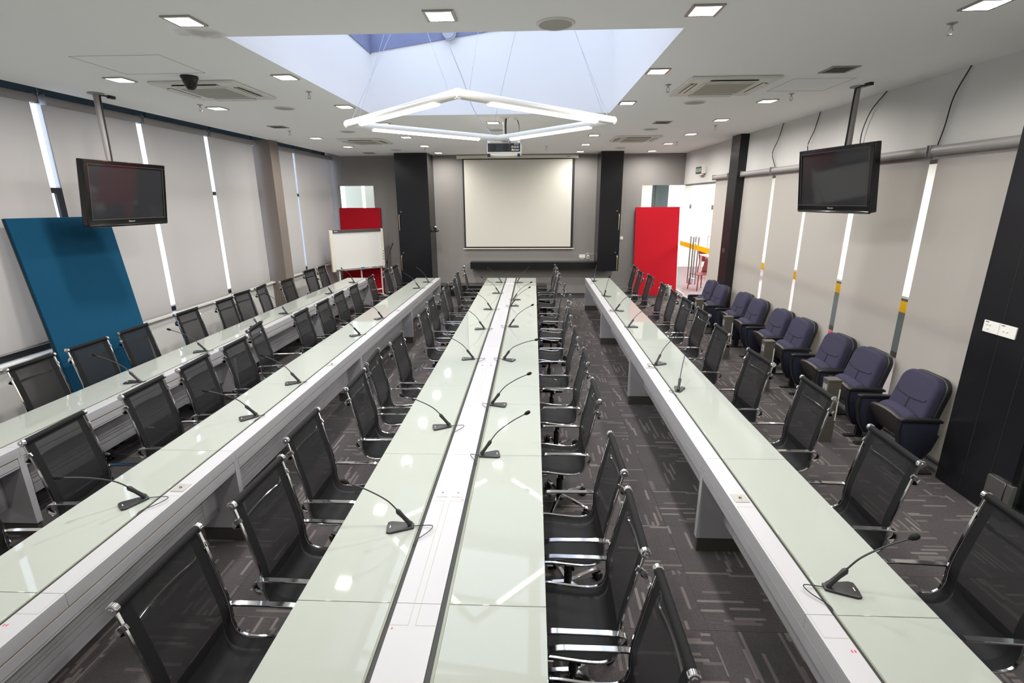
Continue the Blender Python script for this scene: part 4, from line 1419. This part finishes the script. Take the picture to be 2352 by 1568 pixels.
# ------------------------------------------------------------------ ceiling fittings
ROWS = [(13.1, [-2.36, 1.13, 2.87]), (11.45, [-4.03, -2.36, 1.10, 2.84]), (9.85, [-4.06, -2.36, -.62, 1.09, 2.83]), (8.18, [-2.30, -.62, 2.78]),
        (6.70, [-3.98, -2.355, 1.13, 2.80]), (5.14, [-3.965, -2.35, 1.13]), (3.60, [-2.27, -.60, 1.055, 2.74]), (2.05, [-3.98, -2.3, -.6, 1.08, 2.8])]
dl = None
for r, (y, xs) in enumerate(ROWS):
    for q, x in enumerate(xs):
        lab = 'square recessed downlight, %s row from the screen wall, %s from the windows' % (ORD[r + 1], ORD[q + 1])
        if dl is None:
            dl = thing('downlight', lab, 'downlight', (x, y, CEIL), 0, 'square recessed downlights')
            tr_ = MB()
            a, b = .098, .078
            tr_.prism([(-a, -a), (a, -a), (a, -b), (-a, -b)], 'z', -.010, .0).prism([(-a, b), (a, b), (a, a), (-a, a)], 'z', -.010, 0)
            tr_.prism([(-a, -b), (-b, -b), (-b, b), (-a, b)], 'z', -.010, 0).prism([(b, -b), (a, -b), (a, b), (b, b)], 'z', -.010, 0)
            tr_.build('trim_frame', M_['trim_metal'], dl, smooth=False)
            MB().box(-.0775, .0775, -.0775, .0775, -.004, -.001).build('diffuser', M_['diffuser'], dl, smooth=False)
            area('lamp', (0, 0, -.0055), .15, .15, DOWNLIGHT_W, col=(1, .975, .93), spread=170, parent=dl)
        else:
            dup(dl, lab, (x, y, CEIL))

for k, (x, y) in enumerate(((-3.34, 5.65), (1.94, 5.80), (-3.31, 10.42), (1.95, 10.45))):
    lab = ('square ceiling air conditioner left of the skylight, behind the dark dome', 'square ceiling air conditioner right of the skylight',
           'square ceiling air conditioner near the left end of the screen wall', 'square ceiling air conditioner near the right end of the screen wall')[k]
    t = thing('air_conditioner', lab, 'air conditioner', (x, y, CEIL), 0, 'ceiling cassette air conditioners')
    s = .43
    MB().prism([(-s, -s), (s, -s), (s, s), (-s, s)], 'z', -.028, 0).build('panel', M_['ac'], t, bevel=.012, seg=2)
    g = .255
    gr = MB().box(-g, g, -g, g, -.036, -.027).build('intake_grille', M_['ac'], t, bevel=.004)
    MB().box(-g + .02, g - .02, -g + .02, g - .02, -.0375, -.035).build('filter', M_['ac_grille'], gr, smooth=False)
    for a in range(4):
        sl = MB().box(-.23, .23, .315, .372, -.0295, -.0265).xf(Matrix.Rotation(PI / 2 * a, 4, 'Z')).build('outlet_slot', M_['dark_slot'], t, smooth=False)
        MB().box(-.225, .225, -.03, .03, -.003, .003).xf(Matrix.Rotation(PI / 2 * a, 4, 'Z') @ Matrix.Translation((0, .352, -.034)) @ Matrix.Rotation(R(-18), 4, 'X')).build('louvre', M_['ac'], sl, bevel=.001)

SPK = [((1.95, 6.74), 'between the right air conditioner and its downlights'), ((1.95, 9.13), 'right, in the middle of the room'), ((1.97, 12.28), 'right, near the screen wall'),
       ((-3.15, 6.76), 'just behind the left air conditioner'), ((-3.16, 9.03), 'left, before the far left air conditioner'), ((-3.2, 12.27), 'left, near the screen wall'),
       ((-.63, 9.02), 'behind the projector mount'), ((.14, 3.80), 'at the near edge of the skylight')]
for (x, y), d in SPK:
    t = thing('ceiling_speaker', 'round flush ceiling speaker ' + d, 'speaker', (x, y, CEIL), 0, 'round ceiling speakers')
    MB().lathe([(0, -.006), (.11, -.006), (.112, -.004)], n=28).build('grille', M_['speaker'], t)
    MB().lathe([(.110, -.004), (.113, -.010), (.125, -.010), (.132, 0), (.11, 0)], n=28).build('rim', M_['ac'], t)
for (x, y), d in (((2.775, 5.19), 'right of the right air conditioner'), ((1.96, 8.38), 'right, beyond the skylight'), ((-4.04, 8.38), 'left, near the window blinds'), ((-4.05, 12.97), 'left, at the screen wall')):
    t = thing('ceiling_vent', 'small square grey ceiling vent ' + d, 'vent', (x, y, CEIL), 0, 'small square ceiling vents')
    fr = MB()
    a, b = .125, .100
    fr.box(-a, a, -a, -b, -.008, 0).box(-a, a, b, a, -.008, 0).box(-a, -b, -b, b, -.008, 0).box(b, a, -b, b, -.008, 0)
    fr.build('frame', M_['grille'], t, smooth=False)
    MB().box(-b, b, -b, b, -.002, 0).build('backing', M_['kick'] if y > 6 else M_['grille'], t, smooth=False)
    for k in range(7):
        MB().box(-b, b, -.006, .006, -.001, .001).xf(Matrix.Translation((0, -.086 + .0287 * k, -.006)) @ Matrix.Rotation(R(30), 4, 'X')).build('slat', M_['grille'], t, smooth=False)
SPR = [(-2.42, 5.81), (-4.05, 6.46), (-4.08, 8.84), (1.374, 5.73), (2.886, 6.29), (2.81, 3.95), (2.91, 8.8), (2.95, 11.2), (.274, 11.82), (-2.45, 11.94)]
SPD = ['beside the left edge of the skylight', 'behind the left air conditioner', 'left, near the taupe column', 'beside the right edge of the skylight', 'right, before the right television',
       'at the upper right, nearest the camera', 'right, in the middle of the room', 'right, near the black column', 'middle, before the projection screen', 'left, before the left black cabinet']
sp = None
for k, (x, y) in enumerate(SPR):
    lab = 'small bronze ceiling sprinkler ' + SPD[k]
    if sp is None:
        sp = thing('sprinkler', lab, 'sprinkler', (x, y, CEIL), 0, 'ceiling sprinklers')
        MB().lathe([(0, -.012), (.012, -.012), (.03, -.004), (.032, 0), (0, 0)], n=14).build('escutcheon', M_['alu'], sp)
        MB().cyl((0, 0, -.01), (0, 0, -.03), .008, n=8).build('body', M_['alu'], sp)
        for s in (-1, 1):
            MB().tube([(s * .006, 0, -.03), (s * .015, 0, -.045), (s * .012, 0, -.06), (s * .003, 0, -.07)], .003, 6, up=(0, 1, 0)).build('frame_arm', M_['alu'], sp)
        MB().lathe([(0, -.075), (.018, -.073), (.018, -.070), (0, -.070)], n=12).build('deflector', M_['alu'], sp)
    else:
        dup(sp, lab, (x, y, CEIL))
t = thing('dome_camera', 'black conical dome camera under the ceiling before the left air conditioner', 'camera', (-3.23, 5.06, CEIL))
MB().lathe([(0, 0), (.075, 0), (.075, -.02), (.066, -.03)], n=20).build('mount_ring', M_['plastic'], t)
MB().lathe([(.066, -.028), (.062, -.05), (.045, -.095), (.025, -.115), (0, -.12)], n=20).build('dome', M_['black_column'], t)

# ------------------------------------------------------------------ pendant light below the skylight
PZ = 3.30
cx, cy = -.58, 5.76
P0 = (cx - .02, 4.27)
P1 = (.83, 5.76)
P2 = (cx + .10, 7.24)
P3 = (-2.02, 5.79)
t = thing('pendant_light', 'white square tube pendant light hung cornerwise below the skylight', 'light', (cx, cy, CEIL))
cor = [Vector((p[0] - cx, p[1] - cy, PZ - CEIL)) for p in (P0, P1, P2, P3)]
for k in range(4):
    a, b = cor[k], cor[(k + 1) % 4]
    d = (b - a).normalized()
    tb = MB().cyl(a - d * .02, b + d * .02, .038, n=16).build('tube', M_['plate_w'], t)
    L = (b - a).length
    m0, m1 = a + d * (L * .16), a + d * (L * .86)
    out = d.cross(Vector((0, 0, 1)))
    inn = -out if (out.dot(-(a + b) / 2)) < 0 else out
    ctr = Vector((0, 0, -.030))
    s = MB().sweep([m0 + ctr, m1 + ctr], [(.030 * math.cos(R(q)), .030 * math.sin(R(q)) * .75) for q in range(0, 360, 30)])
    s.build('led_strip', M_['led'], tb)
# suspension wires running up to the roof beam
WT = [(0, (-1.37, 6.94, 4.62), .12), (0, (-.67, 7.03, 4.68), -.12), (3, (-1.82, 6.91, 4.56), .12), (3, (-1.74, 6.95, 4.56), -.12), (1, (.30, 6.87, 4.85), .10), (1, (.34, 6.9, 4.85), -.12), (2, (-.15, 6.9, 4.78), -.12)]
for k, top, o_ in WT:
    c = cor[k]
    dn = (cor[(k + 1) % 4] - c).normalized() if o_ < 0 else (cor[(k - 1) % 4] - c).normalized()
    MB().cyl(c + dn * abs(o_) + Vector((0, 0, .036)), Vector((top[0] - cx, top[1] - cy, top[2] - CEIL)), .0022, n=5).build('suspension_wire', M_['cable_grey'], t)
c = cor[2]
e0 = c + (cor[3] - c).normalized() * .12 + Vector((0, 0, .036))
MB().tube(smooth_path([(-1.13 - cx, 7.365 - cy, 4.49 - CEIL), (-1.08 - cx, 7.30 - cy, 4.36 - CEIL), (-.95 - cx, 7.26 - cy, 4.05 - CEIL), (-.80 - cx, 7.24 - cy, 3.65 - CEIL), e0], 6), .005, 6).build('power_cable', M_['cable_grey'], t)
t = thing('junction_box', 'round grey junction box with looped cable on the roof beam', 'junction box', (-1.13, HY1 - .016, 4.63))
MB().cyl((0, -.0, 0), (0, -.06, 0), .085, n=20).build('body', M_['cable_grey'], t)
MB().tube(smooth_path([(-.09, -.03, .10), (-.07, -.05, -.03), (0, -.05, -.10), (.08, -.05, -.06), (.10, -.04, .05), (.10, -.03, .14)], 5), .010, 6).build('conduit', M_['cable_grey'], t)

# ------------------------------------------------------------------ projector
t = thing('projector', 'white ceiling projector whose dark rear panel faces the tables', 'projector', (-.425, 7.75, 3.105))
MB().box(-.245, .245, -.17, .17, .025, .175).build('case', M_['plate_w'], t, bevel=.022, seg=4)
rp = MB().box(-.232, .232, -.174, -.168, .052, .168).build('rear_panel', M_['mic'], t, bevel=.006)
for x in (-.15, .03):
    MB().cyl((x, -.1745, .11), (x, -.177, .11), .046, n=20).build('fan_grille', M_['plastic'], rp)
MB().box(.095, .222, -.1765, -.1745, .056, .164).build('control_area', M_['plastic'], rp)
for k in range(5):
    MB().box(.13 + .018 * k, .138 + .018 * k, -.1785, -.1765, .066, .085).build('port', M_['plate_w'], rp)
for k in range(3):
    MB().box(.105 + .037 * k, .135 + .037 * k, -.1785, -.1765, .10, .132).build('button', M_['grille'], rp)
MB().lathe([(0, .004), (.008, .003), (.010, 0)], n=10).xf(Matrix.Translation((.118, -.1765, .078)) @ Matrix.Rotation(PI / 2, 4, 'X')).build('status_lamp', M_['orange_led'], rp)
lg = text_mesh('EPSON', .022, M_['plate_w'], 'logo', rp)
lg.matrix_local = Matrix.Translation((.178, -.178, .152)) @ Matrix.Rotation(PI / 2, 4, 'X')
MB().prism([(-.21, .026), (.21, .026), (.17, .004), (.08, -.003), (-.08, -.003), (-.17, .004)], 'y', -.165, .16).build('underside', M_['cream'], t, bevel=.004)
for x in (-.22, .21):
    MB().box(x - .02, x + .02, -.168, -.13, -.012, .028).build('foot', M_['plastic'], t, bevel=.006)
    MB().box(x - .018, x + .018, -.14, -.10, .172, .215).build('mount_lug', M_['plate_w'], t, bevel=.004)
MB().box(-.22, .21, -.13, -.11, .193, .207).box(-.22, .21, .10, .12, .18, .194).box(-.06, .06, -.13, .12, .195, .21).build('mount_bar', M_['cream'], t, bevel=.002)
zt = CEIL - 3.105
MB().cyl((0, .02, .20), (0, .02, zt), .022, n=12).build('mount_pole', M_['plate_w'], t)
MB().lathe([(0, zt), (.06, zt), (.06, zt - .01), (.03, zt - .02)], (0, .02, 0), 16).build('ceiling_flange', M_['plate_w'], t)
MB().tube(smooth_path([(.028, -.01, zt), (.02, -.025, zt - .1), (.024, -.02, zt - .25), (.06, -.06, .25), (.08, -.12, .18)], 5), .011, 7, up=(0, 1, 0)).build('cable', M_['cable'], t)
MB().box(.135, .19, -.0, .06, zt - .03, zt).build('ceiling_outlet', M_['plate_w'], t, bevel=.004)
MB().tube(smooth_path([(.18, .02, zt - .02), (.205, 0, zt - .09), (.20, -.02, zt - .2), (.13, -.05, .24), (.09, -.1, .19)], 5), .006, 6, up=(0, 1, 0)).build('cable', M_['cable'], t)
